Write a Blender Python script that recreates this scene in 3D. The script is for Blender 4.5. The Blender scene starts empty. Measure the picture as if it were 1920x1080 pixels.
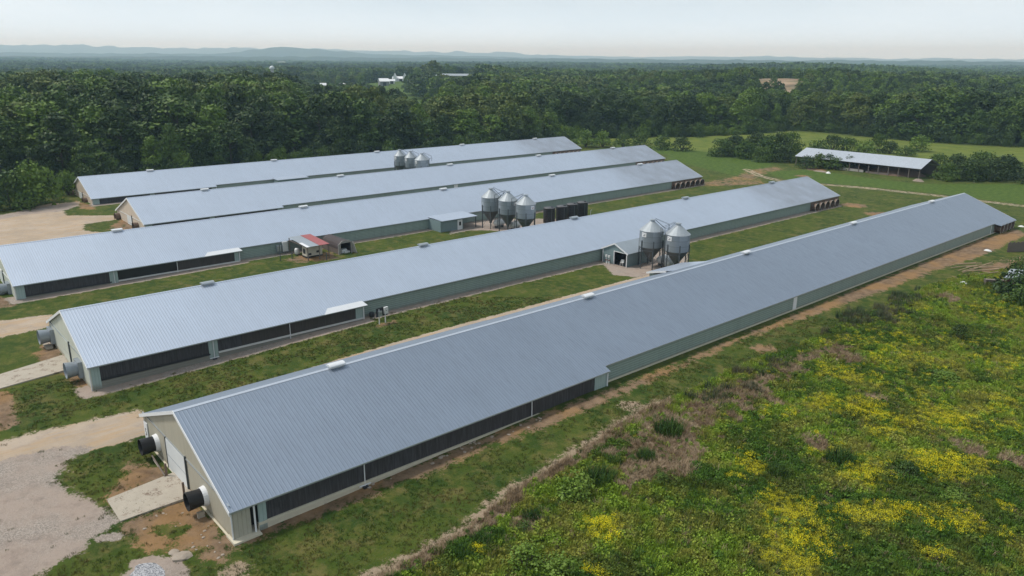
import bpy, math, random
import numpy as np
from mathutils import Vector, Matrix
rad = math.radians
D = bpy.data
SC = bpy.context.scene
COL = SC.collection
rnd = random.Random(7)

# ------------------------------------------------------------------ camera
FPX, YAW, PITCH, ROLL, CH = 1440.65, -0.85214, 0.29028, 0.00669, 31.2
_F = Vector((math.sin(YAW)*math.cos(PITCH), math.cos(YAW)*math.cos(PITCH), -math.sin(PITCH)))
_R = Vector((math.cos(YAW), -math.sin(YAW), 0)); _U = _R.cross(_F)
_R2 = _R*math.cos(ROLL) + _U*math.sin(ROLL); _U2 = -_R*math.sin(ROLL) + _U*math.cos(ROLL)
cd = D.cameras.new('camera'); cam = D.objects.new('camera', cd); COL.objects.link(cam)
cam.matrix_world = Matrix(((_R2.x, _U2.x, -_F.x, 0), (_R2.y, _U2.y, -_F.y, 0), (_R2.z, _U2.z, -_F.z, CH), (0, 0, 0, 1)))
cd.sensor_width = 36; cd.lens = FPX/1920*36; cd.clip_start = 0.5; cd.clip_end = 60000
SC.camera = cam

# ------------------------------------------------------------------ sky, sun, exposure
SUN_EL, SUN_DIR = rad(56), Vector((-0.75, -0.66, 0)).normalized()
SUN_AZ = math.atan2(SUN_DIR.x, SUN_DIR.y)
w = D.worlds.new('World'); SC.world = w; w.use_nodes = True
nt = w.node_tree; nt.nodes.clear()
out = nt.nodes.new('ShaderNodeOutputWorld'); bg = nt.nodes.new('ShaderNodeBackground')
sky = nt.nodes.new('ShaderNodeTexSky'); sky.sky_type = 'NISHITA'; sky.sun_disc = False
sky.sun_elevation = SUN_EL; sky.sun_rotation = SUN_AZ; sky.air_density = 1.0; sky.dust_density = 2.0; sky.ozone_density = 1.5
tc = nt.nodes.new('ShaderNodeTexCoord'); mp = nt.nodes.new('ShaderNodeMapping'); mp.inputs['Scale'].default_value = (1.2, 1.2, 4.5)
no = nt.nodes.new('ShaderNodeTexNoise'); no.inputs['Scale'].default_value = 2.0; no.inputs['Detail'].default_value = 7; no.inputs['Roughness'].default_value = .55
cr = nt.nodes.new('ShaderNodeValToRGB')
cr.color_ramp.elements[0].position = .30; cr.color_ramp.elements[0].color = (4.7, 5.45, 6.1, 1)
cr.color_ramp.elements[1].position = .70; cr.color_ramp.elements[1].color = (6.6, 7.15, 7.5, 1)
sep = nt.nodes.new('ShaderNodeSeparateXYZ')
el = nt.nodes.new('ShaderNodeMapRange'); el.inputs['From Min'].default_value = 0.0; el.inputs['From Max'].default_value = 0.55
el.inputs['To Min'].default_value = 1.0; el.inputs['To Max'].default_value = .62
vm = nt.nodes.new('ShaderNodeVectorMath'); vm.operation = 'SCALE'
mx = nt.nodes.new('ShaderNodeMix'); mx.data_type = 'RGBA'; mx.inputs['Factor'].default_value = .86
L = nt.links.new
L(tc.outputs['Generated'], mp.inputs['Vector']); L(mp.outputs['Vector'], no.inputs['Vector']); L(no.outputs['Fac'], cr.inputs['Fac'])
L(tc.outputs['Generated'], sep.inputs[0]); L(sep.outputs['Z'], el.inputs['Value'])
hb_ = nt.nodes.new('ShaderNodeMapRange'); hb_.interpolation_type = 'SMOOTHSTEP'; hb_.inputs['From Min'].default_value = -.01; hb_.inputs['From Max'].default_value = .075
hb_.inputs['To Min'].default_value = 1.5; hb_.inputs['To Max'].default_value = 1.0; L(sep.outputs['Z'], hb_.inputs['Value'])
ml_ = nt.nodes.new('ShaderNodeMath'); ml_.operation = 'MULTIPLY'; L(el.outputs['Result'], ml_.inputs[0]); L(hb_.outputs['Result'], ml_.inputs[1])
tn_ = nt.nodes.new('ShaderNodeMix'); tn_.data_type = 'RGBA'; hc_ = nt.nodes.new('ShaderNodeMapRange'); hc_.inputs['From Min'].default_value = 0; hc_.inputs['From Max'].default_value = .09
L(sep.outputs['Z'], hc_.inputs['Value']); L(hc_.outputs['Result'], tn_.inputs['Factor']); tn_.inputs['A'].default_value = (4.6, 6.1, 7.8, 1); L(cr.outputs['Color'], tn_.inputs['B'])
L(tn_.outputs['Result'], vm.inputs[0]); L(ml_.outputs[0], vm.inputs['Scale'])
L(sky.outputs['Color'], mx.inputs['A']); L(vm.outputs['Vector'], mx.inputs['B']); L(mx.outputs['Result'], bg.inputs['Color'])
bg.inputs['Strength'].default_value = .080
L(bg.outputs['Background'], out.inputs['Surface'])
sd = D.lights.new('sun', 'SUN'); sd.energy = 1.5; sd.angle = rad(10); sd.color = (1, .965, .9)
so = D.objects.new('sun', sd); COL.objects.link(so)
sv = Vector((SUN_DIR.x*math.cos(SUN_EL), SUN_DIR.y*math.cos(SUN_EL), math.sin(SUN_EL)))
so.rotation_euler = sv.to_track_quat('Z', 'Y').to_euler(); so.location = (-60, -40, 90)
SC.view_settings.view_transform = 'Standard'; SC.view_settings.look = 'None'
SC.view_settings.exposure = 1.0; SC.view_settings.gamma = 1.0
SC.render.engine = 'CYCLES'
cy = SC.cycles
cy.max_bounces = 5; cy.diffuse_bounces = 2; cy.glossy_bounces = 3; cy.transmission_bounces = 2; cy.volume_bounces = 2
cy.transparent_max_bounces = 4; cy.use_denoising = True; cy.caustics_reflective = False; cy.caustics_refractive = False

# ------------------------------------------------------------------ terrain and pixel -> world
def sstep(a, b, x):
    t = np.clip((x-a)/(b-a), 0, 1); return t*t*(3-2*t)
def raydir(px, py):
    return _F + _R2*((px-960)/FPX) - _U2*((py-540)/FPX)
def PD(px, dist):
    """world xy on the bearing of a picture column at a ground distance"""
    d = raydir(px, 110); h = Vector((d.x, d.y)).normalized(); return (h.x*dist, h.y*dist)
_rs = np.random.RandomState(11)
_lat = _rs.rand(4, 256, 256)
def vnoise(x, y, k=0):
    x = np.asarray(x, float); y = np.asarray(y, float)
    xi = np.floor(x).astype(int); yi = np.floor(y).astype(int); fx = x-xi; fy = y-yi
    fx = fx*fx*(3-2*fx); fy = fy*fy*(3-2*fy); g = _lat[k]
    a = g[xi % 256, yi % 256]; b = g[(xi+1) % 256, yi % 256]; c = g[xi % 256, (yi+1) % 256]; d = g[(xi+1) % 256, (yi+1) % 256]
    return (a*(1-fx)+b*fx)*(1-fy) + (c*(1-fx)+d*fx)*fy
def fbm(x, y, k=0, o=4):
    s = 0; a = .5; t = 0
    for i in range(o):
        s = s + a*vnoise(x*2**i+i*17.3, y*2**i+i*9.1, (k+i) % 4); t += a; a *= .5
    return s/t
def bump(x, y, c, s, amp): return amp*np.exp(-.5*(((x-c[0])**2+(y-c[1])**2)/s**2))
B1, B2, B3, B4 = PD(225, 400), PD(1470, 640), PD(1490, 1550), PD(850, 830)
def hf(x, y):
    x = np.asarray(x, float); y = np.asarray(y, float)
    z = -.8*(1-sstep(12, 52, y))*sstep(-130, -95, x)
    d = np.hypot(x, y)
    far = sstep(380, 900, d)
    z = z + far*((fbm(x/520, y/520, 1, 3)-.5)*17) + sstep(2500, 6000, d)*((fbm(x/1900, y/1900, 2, 3)-.5)*50-6)
    z = z + bump(x, y, B1, 90, 8) + bump(x, y, B2, 95, 17) + bump(x, y, B3, 190, 13)
    z = z + bump(x, y, B4, 55, 12)
    mead = sstep(-41, -34, x)*(1-sstep(150, 175, y))
    z = z + mead*((fbm(x/5, y/5, 0, 3)-.5)*.8)
    return z
def G(px, py):
    d = raydir(px, py); z = 0.
    for i in range(6):
        t = (z-CH)/d.z; z = float(hf(d.x*t, d.y*t))
    return (d.x*t, d.y*t)
def GZ(px, py, z):
    d = raydir(px, py); t = (z-CH)/d.z; return (d.x*t, d.y*t)

# ------------------------------------------------------------------ materials
def mat(name):
    m = D.materials.new(name); m.use_nodes = True; n = m.node_tree; n.nodes.clear()
    o = n.nodes.new('ShaderNodeOutputMaterial'); p = n.nodes.new('ShaderNodeBsdfPrincipled'); n.links.new(p.outputs[0], o.inputs[0])
    return m, n, p
def N(n, t, ins=None, **kw):
    k = n.nodes.new('ShaderNode'+t)
    for a, b in kw.items(): setattr(k, a, b)
    for a, b in (ins or {}).items():
        if isinstance(b, bpy.types.NodeSocket): n.links.new(b, k.inputs[a])
        else: k.inputs[a].default_value = b
    return k
def M(n, op, a, b=None, c=None, clamp=False):
    k = n.nodes.new('ShaderNodeMath'); k.operation = op; k.use_clamp = clamp
    for i, v in enumerate((a, b, c)):
        if v is None: continue
        if isinstance(v, bpy.types.NodeSocket): n.links.new(v, k.inputs[i])
        else: k.inputs[i].default_value = v
    return k.outputs[0]
def mix(n, f, a, b, bt='MIX'):
    k = n.nodes.new('ShaderNodeMix'); k.data_type = 'RGBA'; k.blend_type = bt
    for s, v in (('Factor', f), ('A', a), ('B', b)):
        if isinstance(v, bpy.types.NodeSocket): n.links.new(v, k.inputs[s])
        else: k.inputs[s].default_value = v if s == 'Factor' else (*v, 1)
    return k.outputs['Result']
def noise(n, vec, scale, detail=3, rough=.55, out='Fac'):
    return N(n, 'TexNoise', {'Vector': vec, 'Scale': scale, 'Detail': detail, 'Roughness': rough}).outputs[out]
def ramp(n, f, a, b):
    return N(n, 'MapRange', {'Value': f, 'From Min': a, 'From Max': b}, interpolation_type='SMOOTHSTEP').outputs[0]
def wpos(n): return N(n, 'NewGeometry').outputs['Position']
def opos(n): return N(n, 'TexCoord').outputs['Object']

def plain(name, col, rough=.6, metal=0., var=.18, scale=1.5, bump_=0.):
    m, n, p = mat(name); v = opos(n); f = noise(n, v, scale, 5)
    c = mix(n, f, tuple(x*(1-var) for x in col), tuple(min(1, x*(1+var)) for x in col))
    f2 = noise(n, v, scale*7, 4); c = mix(n, M(n, 'MULTIPLY', f2, .35), c, tuple(x*.6 for x in col))
    n.links.new(c, p.inputs['Base Color']); p.inputs['Roughness'].default_value = rough; p.inputs['Metallic'].default_value = metal
    if bump_:
        b = N(n, 'Bump', {'Height': f2, 'Strength': bump_, 'Distance': .05}); n.links.new(b.outputs[0], p.inputs['Normal'])
    return m
def ribbed(name, col, axis, period, line=.14, lf=.6, rough=.45, metal=0., var=.12, bump_=.4, dirt=None, streak=False, end_stain=None, panel=None, blotch=.5):
    m, n, p = mat(name); v = opos(n); s = N(n, 'SeparateXYZ', {0: v}); ax = s.outputs[axis]
    fr = M(n, 'FRACT', M(n, 'DIVIDE', ax, period)); tri = M(n, 'ABSOLUTE', M(n, 'SUBTRACT', fr, .5))
    ln = ramp(n, tri, .5-line, .5-line*.3)
    f = noise(n, v, .12, 6, .6)
    c = mix(n, f, tuple(x*(1-var) for x in col), tuple(min(1, x*(1+var)) for x in col))
    pa = M(n, 'FLOOR', M(n, 'DIVIDE', ax, panel or period*3)); wn = N(n, 'TexWhiteNoise', {'W': pa}, noise_dimensions='1D').outputs['Value']
    c = mix(n, M(n, 'MULTIPLY', wn, .10), c, tuple(x*.72 for x in col))
    sc = N(n, 'Mapping', {'Vector': v, 'Scale': (.35, 3., 1) if axis == 'Y' else (1.6, 1.6, .25)}).outputs[0]
    st = noise(n, sc, 1.3, 5, .65)
    c = mix(n, M(n, 'MULTIPLY', ramp(n, st, .42, .75), blotch), c, tuple(x*.74 for x in col))
    c = mix(n, M(n, 'MULTIPLY', ln, lf), c, tuple(x*.35 for x in col))
    if dirt:
        z = s.outputs['Z']; g = ramp(n, M(n, 'ADD', z, M(n, 'MULTIPLY', noise(n, v, 1.5, 4), .6)), dirt[1]+.35, dirt[1]-.15)
        c = mix(n, M(n, 'MULTIPLY', g, .75), c, dirt[0])
    if end_stain:
        g = ramp(n, M(n, 'ADD', s.outputs['Y'], M(n, 'MULTIPLY', noise(n, v, .12, 3), 22)), end_stain, end_stain+16)
        g2 = M(n, 'MULTIPLY', g, M(n, 'ADD', .05, M(n, 'MULTIPLY', noise(n, v, .3, 5), .6)))
        c = mix(n, g2, c, (.12, .105, .10))
    n.links.new(c, p.inputs['Base Color']); p.inputs['Metallic'].default_value = metal
    n.links.new(M(n, 'ADD', M(n, 'MULTIPLY', st, .2), rough-.1), p.inputs['Roughness'])
    hgt = M(n, 'ADD', ramp(n, tri, .5-line*1.6, .5), M(n, 'MULTIPLY', noise(n, v, .8, 3), .6))
    b = N(n, 'Bump', {'Height': hgt, 'Strength': bump_, 'Distance': .03}); n.links.new(b.outputs[0], p.inputs['Normal'])
    return m
def leafmat(name, c1, c2, c3, wscale=.35):
    m, n, p = mat(name); r = N(n, 'ObjectInfo').outputs['Random']; v = wpos(n)
    c = mix(n, r, c1, c2); f = noise(n, v, wscale, 4, .6)
    c = mix(n, ramp(n, f, .38, .68), c, c3)
    f2 = noise(n, v, 3.5, 2); c = mix(n, M(n, 'MULTIPLY', f2, .5), c, tuple(x*.45 for x in c1))
    n.links.new(c, p.inputs['Base Color']); p.inputs['Roughness'].default_value = .62
    p.inputs['Specular IOR Level'].default_value = .25
    return m
ROOF1 = ribbed('galvanized_roof_near', (.285, .335, .41), 'Y', .305, metal=.62, rough=.44, var=.12, lf=.30, panel=.915, bump_=.28)  # darker copy of the roof sheet: weaker sky reflection painted into its colour
ROOF2 = ribbed('galvanized_roof', (.51, .575, .675), 'Y', .305, metal=.55, rough=.42, var=.10, lf=.30, panel=.915, end_stain=132, bump_=.25, blotch=.35)
GREEN = ribbed('green_siding', (.26, .335, .305), 'Z', .26, line=.2, rough=.5, var=.1, lf=.55, dirt=((.20, .175, .145), .42))
GREENL = ribbed('pale_green_panel', (.33, .42, .40), 'Y', .3, line=.12, rough=.5, var=.14, lf=.3, dirt=((.2, .19, .15), -.2))
BEIGE = ribbed('beige_siding', (.42, .39, .31), 'X', .3, line=.1, rough=.55, var=.07, lf=.25, dirt=((.22, .17, .10), -.35))
PEACH = ribbed('cream_siding', (.62, .52, .42), 'X', .3, line=.1, rough=.55, var=.08, lf=.2, dirt=((.30, .2, .12), .1))
PALE = ribbed('pale_siding', (.56, .58, .50), 'X', .3, line=.1, rough=.55, var=.08, lf=.2, dirt=((.3, .25, .16), -.2))
TANPAN = ribbed('tan_panel', (.40, .38, .31), 'Y', .3, line=.12, rough=.55, var=.1, lf=.3)
SHEDG = ribbed('shed_green_siding', (.20, .27, .28), 'X', .25, line=.14, rough=.45, var=.1, lf=.45)
SHEDGY = ribbed('shed_green_siding_side', (.20, .27, .28), 'Y', .25, line=.14, rough=.45, var=.1, lf=.45)
WHITE = plain('white_trim', (.78, .79, .80), .5, 0, .06)
WHITE2 = plain('white_sheet', (.72, .74, .76), .45, .1, .1)
DOORW = plain('white_door', (.70, .72, .72), .5, 0, .08, 1)
CONC = plain('concrete', (.42, .37, .30), .85, 0, .16, 1.2, .3)
def stained():
    m = CONC; n = m.node_tree; p = [k for k in n.nodes if k.type == 'BSDF_PRINCIPLED'][0]; src = p.inputs['Base Color'].links[0].from_socket; v = opos(n)
    f = ramp(n, M(n, 'ADD', M(n, 'MULTIPLY', noise(n, v, 1.1, 3), .6), M(n, 'MULTIPLY', noise(n, v, 7, 5, .7), .5)), .60, .68)
    n.links.new(mix(n, M(n, 'MULTIPLY', f, .8), src, (.14, .09, .06)), p.inputs['Base Color'])
stained()
CURB = plain('cream_curb', (.60, .55, .43), .8, 0, .16, 1.5, .2)
CURBW = plain('white_curb', (.62, .62, .60), .7, 0, .12, 1.5)
DARK = plain('dark_metal', (.03, .032, .036), .6, .2)
BLACKP = plain('black_plastic', (.012, .012, .014), .42, 0, .3)
STEEL = plain('dark_galvanized_legs', (.10, .115, .125), .5, .5)
GALV = plain('galvanized_sheet', (.42, .46, .49), .4, .6, .12)
WOODG = plain('weathered_wood', (.16, .13, .11), .85, 0, .25, 2)
BROWN = plain('brown_felt', (.055, .042, .042), .8, 0, .3, 2)
RUST = plain('red_rusty_sheet', (.26, .07, .06), .6, .2, .2)
STONE = plain('limestone', (.36, .30, .24), .9, 0, .2, 3, .4)
FANB = plain('brown_fan_housing', (.17, .115, .085), .65, .2, .4, 3)
GREYP = plain('grey_fiberglass', (.30, .34, .38), .4, .3, .15)
TANKW = plain('white_tank_paint', (.68, .69, .68), .45, 0, .08)
FARW = plain('far_white_metal', (.75, .77, .79), .5)
FARG = plain('far_grey_wall', (.22, .23, .23), .7)
BARK = plain('bark', (.075, .06, .045), .9, 0, .2, 2)
def padmat():
    m, n, p = mat('cool_pad'); v = opos(n)
    a = noise(n, N(n, 'Mapping', {'Vector': v, 'Scale': (1, 4.5, .35)}).outputs[0], 1.6, 5, .7)
    b = noise(n, v, .25, 3)
    c = mix(n, ramp(n, a, .35, .75), (.016, .017, .022), (.085, .088, .10)); c = mix(n, M(n, 'MULTIPLY', b, .7), c, (.045, .036, .032))
    n.links.new(c, p.inputs['Base Color']); p.inputs['Roughness'].default_value = .75
    return m
PAD = padmat()
def padmat2():
    m = PAD.copy(); m.name = 'dusty_cool_pad'
    for k in m.node_tree.nodes:
        if k.type == 'MIX' and not k.inputs['B'].is_linked and abs(k.inputs['B'].default_value[0]-.085) < 1e-4:
            k.inputs['A'].default_value = (.030, .026, .024, 1); k.inputs['B'].default_value = (.075, .066, .058, 1)
    return m
PAD2 = padmat2()
def binmat():
    m, n, p = mat('galvanized_bin'); v = opos(n); s = N(n, 'SeparateXYZ', {0: v})
    z = M(n, 'FRACT', M(n, 'DIVIDE', s.outputs['Z'], .1)); tri = M(n, 'ABSOLUTE', M(n, 'SUBTRACT', z, .5))
    ring = M(n, 'FLOOR', M(n, 'DIVIDE', M(n, 'SUBTRACT', s.outputs['Z'], 3.4), .86))
    ang = M(n, 'FLOOR', M(n, 'MULTIPLY', M(n, 'ARCTAN2', s.outputs['Y'], s.outputs['X']), 1.3))
    wn = N(n, 'TexWhiteNoise', {'Vector': N(n, 'CombineXYZ', {0: ring, 1: ang}).outputs[0]}, noise_dimensions='2D').outputs['Value']
    seam = ramp(n, M(n, 'ABSOLUTE', M(n, 'SUBTRACT', M(n, 'FRACT', M(n, 'DIVIDE', M(n, 'SUBTRACT', s.outputs['Z'], 3.4), .86)), .5)), .455, .49)
    c = mix(n, wn, (.20, .23, .25), (.31, .345, .37)); c = mix(n, M(n, 'MULTIPLY', noise(n, v, 1.2, 5), .5), c, (.20, .23, .26))
    c = mix(n, M(n, 'MULTIPLY', seam, .6), c, (.08, .09, .10))
    n.links.new(c, p.inputs['Base Color']); p.inputs['Metallic'].default_value = .35; p.inputs['Roughness'].default_value = .5
    b = N(n, 'Bump', {'Height': tri, 'Strength': .3, 'Distance': .03}); n.links.new(b.outputs[0], p.inputs['Normal'])
    return m
BIN = binmat()

# ------------------------------------------------------------------ mesh helpers
class MB:
    def __init__(s): s.v = []; s.f = []
    def quad(s, *p):
        k = len(s.v); s.v += [tuple(q) for q in p]; s.f.append(tuple(range(k, k+len(p)))); return s
    def box(s, x0, x1, y0, y1, z0, z1):
        k = len(s.v); s.v += [(x, y, z) for z in (z0, z1) for x, y in ((x0, y0), (x1, y0), (x1, y1), (x0, y1))]
        s.f += [tuple(k+i for i in q) for q in ((0, 3, 2, 1), (4, 5, 6, 7), (0, 1, 5, 4), (1, 2, 6, 5), (2, 3, 7, 6), (3, 0, 4, 7))]; return s
    def prism(s, pts, vec):
        """closed polygon pts (3d) extruded by vec"""
        k = len(s.v); n = len(pts); s.v += [tuple(p) for p in pts] + [tuple(a+b for a, b in zip(p, vec)) for p in pts]
        s.f.append(tuple(range(k+n-1, k-1, -1))); s.f.append(tuple(range(k+n, k+2*n)))
        for i in range(n): j = (i+1) % n; s.f.append((k+i, k+j, k+n+j, k+n+i))
        return s
    def tube(s, p0, p1, r, n=8, r1=None, cap=True):
        p0, p1 = Vector(p0), Vector(p1); d = (p1-p0).normalized(); a = d.orthogonal().normalized(); b = d.cross(a)
        r1 = r if r1 is None else r1; k = len(s.v)
        for q, rr in ((p0, r), (p1, r1)):
            for i in range(n):
                t = 2*math.pi*i/n; s.v.append(tuple(q+(a*math.cos(t)+b*math.sin(t))*rr))
        for i in range(n): j = (i+1) % n; s.f.append((k+i, k+j, k+n+j, k+n+i))
        if cap: s.f.append(tuple(range(k+n-1, k-1, -1))); s.f.append(tuple(range(k+n, k+2*n)))
        return s
    def lathe(s, prof, n=28, c=(0, 0)):
        k = len(s.v)
        for r, z in prof:
            for i in range(n): t = 2*math.pi*i/n; s.v.append((c[0]+r*math.cos(t), c[1]+r*math.sin(t), z))
        for q in range(len(prof)-1):
            for i in range(n): j = (i+1) % n; s.f.append((k+q*n+i, k+q*n+j, k+(q+1)*n+j, k+(q+1)*n+i))
        return s
    def build(s, name, m, parent=None, loc=(0, 0, 0), smooth=False):
        me = D.meshes.new(name); me.from_pydata(s.v, [], s.f); me.validate(); me.update()
        if smooth:
            me.polygons.foreach_set('use_smooth', [True]*len(me.polygons))
        me.materials.append(m); o = D.objects.new(name, me); COL.objects.link(o); o.location = loc
        if parent: o.parent = parent
        return o
def tag(o, label=None, cat=None, group=None, kind=None):
    if label: o['label'] = label
    if cat: o['category'] = cat
    if group: o['group'] = group
    if kind: o['kind'] = kind
    return o
def thing(name, label, cat, loc=(0, 0, 0), rz=0, group=None):
    o = D.objects.new(name, None); o.empty_display_size = .5; COL.objects.link(o); o.location = loc; o.rotation_euler = (0, 0, rz)
    return tag(o, label, cat, group)
def kids(o): return [c for c in ALLKIDS.get(o.name, [])]
def copy_tree(o, parent=None):
    c = o.copy(); COL.objects.link(c); c.parent = parent
    for ch in [k for k in D.objects if k.parent == o]: copy_tree(ch, c)
    return c
def mesh_np(name, V, Fq, m, n=4, smooth=False):
    me = D.meshes.new(name); V = np.asarray(V, np.float32); Fq = np.asarray(Fq, np.int32)
    me.vertices.add(len(V)); me.vertices.foreach_set('co', V.ravel())
    me.loops.add(Fq.size); me.loops.foreach_set('vertex_index', Fq.ravel())
    me.polygons.add(len(Fq)); me.polygons.foreach_set('loop_start', np.arange(0, Fq.size, n, dtype=np.int32))
    me.update(calc_edges=True)
    if smooth: me.polygons.foreach_set('use_smooth', np.ones(len(Fq), bool))
    if m: me.materials.append(m)
    return me
# ------------------------------------------------------------------ ground: one seamless sheet, split along roads and yards
def gp(*l): return [G(a, b) for a, b in l]
def sd_poly(X, Y, P):
    """signed distance, positive inside"""
    P = np.array(P); n = len(P); ins = np.zeros(X.shape, bool); dm = np.full(X.shape, 1e9)
    for i in range(n):
        ax, ay = P[i]; bx, by = P[(i+1) % n]; ex, ey = bx-ax, by-ay
        t = np.clip(((X-ax)*ex+(Y-ay)*ey)/(ex*ex+ey*ey+1e-12), 0, 1); dm = np.minimum(dm, np.hypot(X-ax-t*ex, Y-ay-t*ey))
        c = ((ay > Y) != (by > Y)); xi = ax+(Y-ay)*(bx-ax)/np.where(abs(by-ay) < 1e-9, 1e-9, by-ay); ins ^= c & (X < xi)
    return np.where(ins, dm, -dm)
def sd_line(X, Y, P, wd):
    dm = np.full(X.shape, 1e9)
    for (ax, ay), (bx, by) in zip(P[:-1], P[1:]):
        ex, ey = bx-ax, by-ay; t = np.clip(((X-ax)*ex+(Y-ay)*ey)/(ex*ex+ey*ey+1e-12), 0, 1)
        dm = np.minimum(dm, np.hypot(X-ax-t*ex, Y-ay-t*ey))
    return wd/2-dm
def sd_disc(X, Y, c, r): return r-np.hypot(X-c[0], Y-c[1])
# open land inside the woods
fe = gp((1060, 259), (1140, 259), (1215, 256), (1300, 256), (1390, 251), (1490, 243.5), (1570, 249), (1700, 263), (1920, 276), (2050, 284))
OPEN = [(-205, -80), (-204.5, 20), (-204, 60), (-204, 120), (-203, 190)] + fe + [(80, 420), (300, 420), (300, -120), (-100, -120)]
CLEAR1 = [PD(px, d) for px, d in ((708, 385), (838, 385), (836, 560), (806, 640), (850, 780), (845, 930), (590, 930), (575, 480), (690, 470))]
CLEAR2 = [PD(px, d) for px, d in ((1432, 548), (1500, 545), (1520, 640), (1512, 700), (1424, 680), (1420, 600))]
TANF = [[PD(px, d) for px, d in ((1424, 530), (1508, 530), (1530, 640), (1514, 705), (1420, 690), (1412, 600))], [PD(px, d) for px, d in ((1352, 585), (1378, 590), (1378, 625), (1354, 620))]]
CLEAR3 = [PD(px, d) for px, d in ((808, 705), (890, 700), (895, 900), (808, 900))]
CLEAR4 = [PD(px, d) for px, d in ((480, 640), (560, 640), (560, 860), (480, 860))]
def masks(X, Y):
    m = {}
    S = lambda sd, w: np.clip(.5+sd/(2*w), 0, 1)
    mx = np.maximum; mn = np.minimum
    # grey gravel yard
    yard = sd_poly(X, Y, gp((-900, 850), (0, 862), (110, 838), (180, 838), (118, 868), (104, 905), (150, 932), (205, 955), (228, 978), (188, 1000), (140, 1040), (50, 1090), (-100, 1130), (-900, 1200)))
    g = S(yard, .9)
    g = mx(g, S(sd_poly(X, Y, gp((225, 1095), (245, 1050), (300, 1040), (345, 1050), (350, 1095))), .3))
    g = mx(g, S(sd_poly(X, Y, gp((180, 1003), (215, 998), (236, 1006), (215, 1018), (190, 1016))), .3))
    # gravel skirts of the second and middle houses
    for xw, a, b, w_ in ((-89.21+9.1, 13.5, 46.5, 1.5), (-80.9, 46.5, 168, 1.5), (-126.46+9.3, 13.5, 46, 1.6), (-117.9, 46, 168, 1.5), (-147.2, 39, 190, 1.5), (-181.6, 39, 190, 1.4)):
        g = mx(g, S(mn(mn(X-xw+2, xw+w_-X), mn(Y-a, b-Y)), .45)*.92)
    # pads at the bins
    g = mx(g, S(sd_poly(X, Y, gp((1130, 494), (1150, 516), (1200, 520), (1250, 505), (1290, 490), (1290, 470), (1220, 470))), .5))
    g = mx(g, S(sd_poly(X, Y, gp((840, 440), (880, 432), (920, 432), (1010, 440), (1100, 440), (1100, 410), (900, 410), (860, 420))), .6))
    g = mx(g, S(sd_poly(X, Y, gp((-40, 410), (60, 392), (140, 378), (150, 385), (116, 396), (40, 404), (0, 412))), .8)*.9)
    # tan dirt roads and the rear yard
    t_ = S(sd_poly(X, Y, gp((-900, 760), (0, 828), (60, 812), (130, 796), (262, 768), (275, 802), (190, 822), (110, 842), (0, 872), (-900, 940))), 1.0)
    t_ = mx(t_, S(sd_line(X, Y, [(-69.0, 12), (-69.0, 40), (-68.9, 90)], 3.9), .4))
    t_ = mx(t_, S(sd_poly(X, Y, gp((-600, 640), (0, 601), (50, 596), (98, 588), (96, 612), (50, 622), (0, 634), (-600, 700))), .8))
    t_ = mx(t_, S(sd_poly(X, Y, gp((-400, 470), (0, 405), (90, 382), (150, 378), (148, 386), (118, 394), (125, 404), (215, 404), (230, 410), (160, 420), (155, 432), (190, 436), (240, 432), (200, 446), (0, 470))), .9))
    trk = gp((1940, 389), (1750, 366), (1630, 353), (1560, 347), (1480, 343), (1425, 330), (1400, 318))
    tk = .8*mn(S(sd_line(X, Y, trk, 2.6), .6), 1-.75*S(sd_line(X, Y, trk, .8), .4))
    t_ = mx(t_, tk)
    # brown and orange bare soil
    d = S(sd_poly(X, Y, gp((243, 866), (305, 880), (345, 930), (432, 1003), (470, 990), (900, 824), (1130, 735), (1838, 450), (1905, 430), (1925, 440), (1850, 475), (1400, 634), (1135, 756), (900, 850), (640, 952), (520, 1000), (440, 1030), (420, 1055), (390, 1060), (350, 1040), (300, 1038), (262, 1030), (230, 1000), (222, 982), (340, 936), (312, 892), (230, 925), (196, 950), (205, 925), (240, 895))), 1.0)
    d = mx(d, S(sd_poly(X, Y, gp((-200, 735), (0, 730), (28, 742), (26, 770), (40, 795), (0, 812), (-200, 830))), .6)*.8)
    d = mx(d, S(sd_poly(X, Y, gp((75, 650), (100, 640), (122, 668), (168, 722), (182, 735), (150, 730), (120, 702), (80, 680), (60, 668))), .5)*.9)
    d = mx(d, S(sd_poly(X, Y, gp((-10, 555), (20, 560), (34, 572), (10, 577), (-10, 580))), .4)*.9)
    d = mx(d, S(sd_poly(X, Y, gp((195, 432), (230, 410), (262, 424), (235, 432))), .6)*.8)
    d = mx(d, S(sd_poly(X, Y, gp((140, 376), (172, 384), (185, 394), (150, 392))), .6)*.7)
    d = mx(d, S(sd_poly(X, Y, gp((530, 488), (560, 478), (620, 472), (640, 484), (560, 494))), .8)*.75)
    d = mx(d, S(sd_poly(X, Y, gp((700, 612), (745, 596), (748, 606), (705, 618))), .5)*.6)
    d = mx(d, S(sd_poly(X, Y, gp((1080, 485), (1140, 478), (1150, 500), (1120, 492))), .6)*.8)
    d = mx(d, S(sd_poly(X, Y, gp((1650, 610), (1740, 545), (1850, 495), (1925, 478), (1925, 520), (1850, 522), (1790, 540), (1700, 580))), 1.6)*.75)
    d = mx(d, S(sd_poly(X, Y, gp((1300, 345), (1380, 330), (1400, 318), (1460, 312), (1470, 318), (1420, 330), (1440, 345), (1330, 350))), 1.5)*.55)
    d = mx(d, S(sd_line(X, Y, gp((225, 958), (180, 968), (130, 976), (60, 982)), .5), .35)*.8)
    d = d*np.where(X > -49, .84+.16*sstep(45, 100, Y), 1.)
    d = d*np.clip(.42+1.3*fbm(X/4., Y/4., 2, 4), .3, 1.15)
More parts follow.
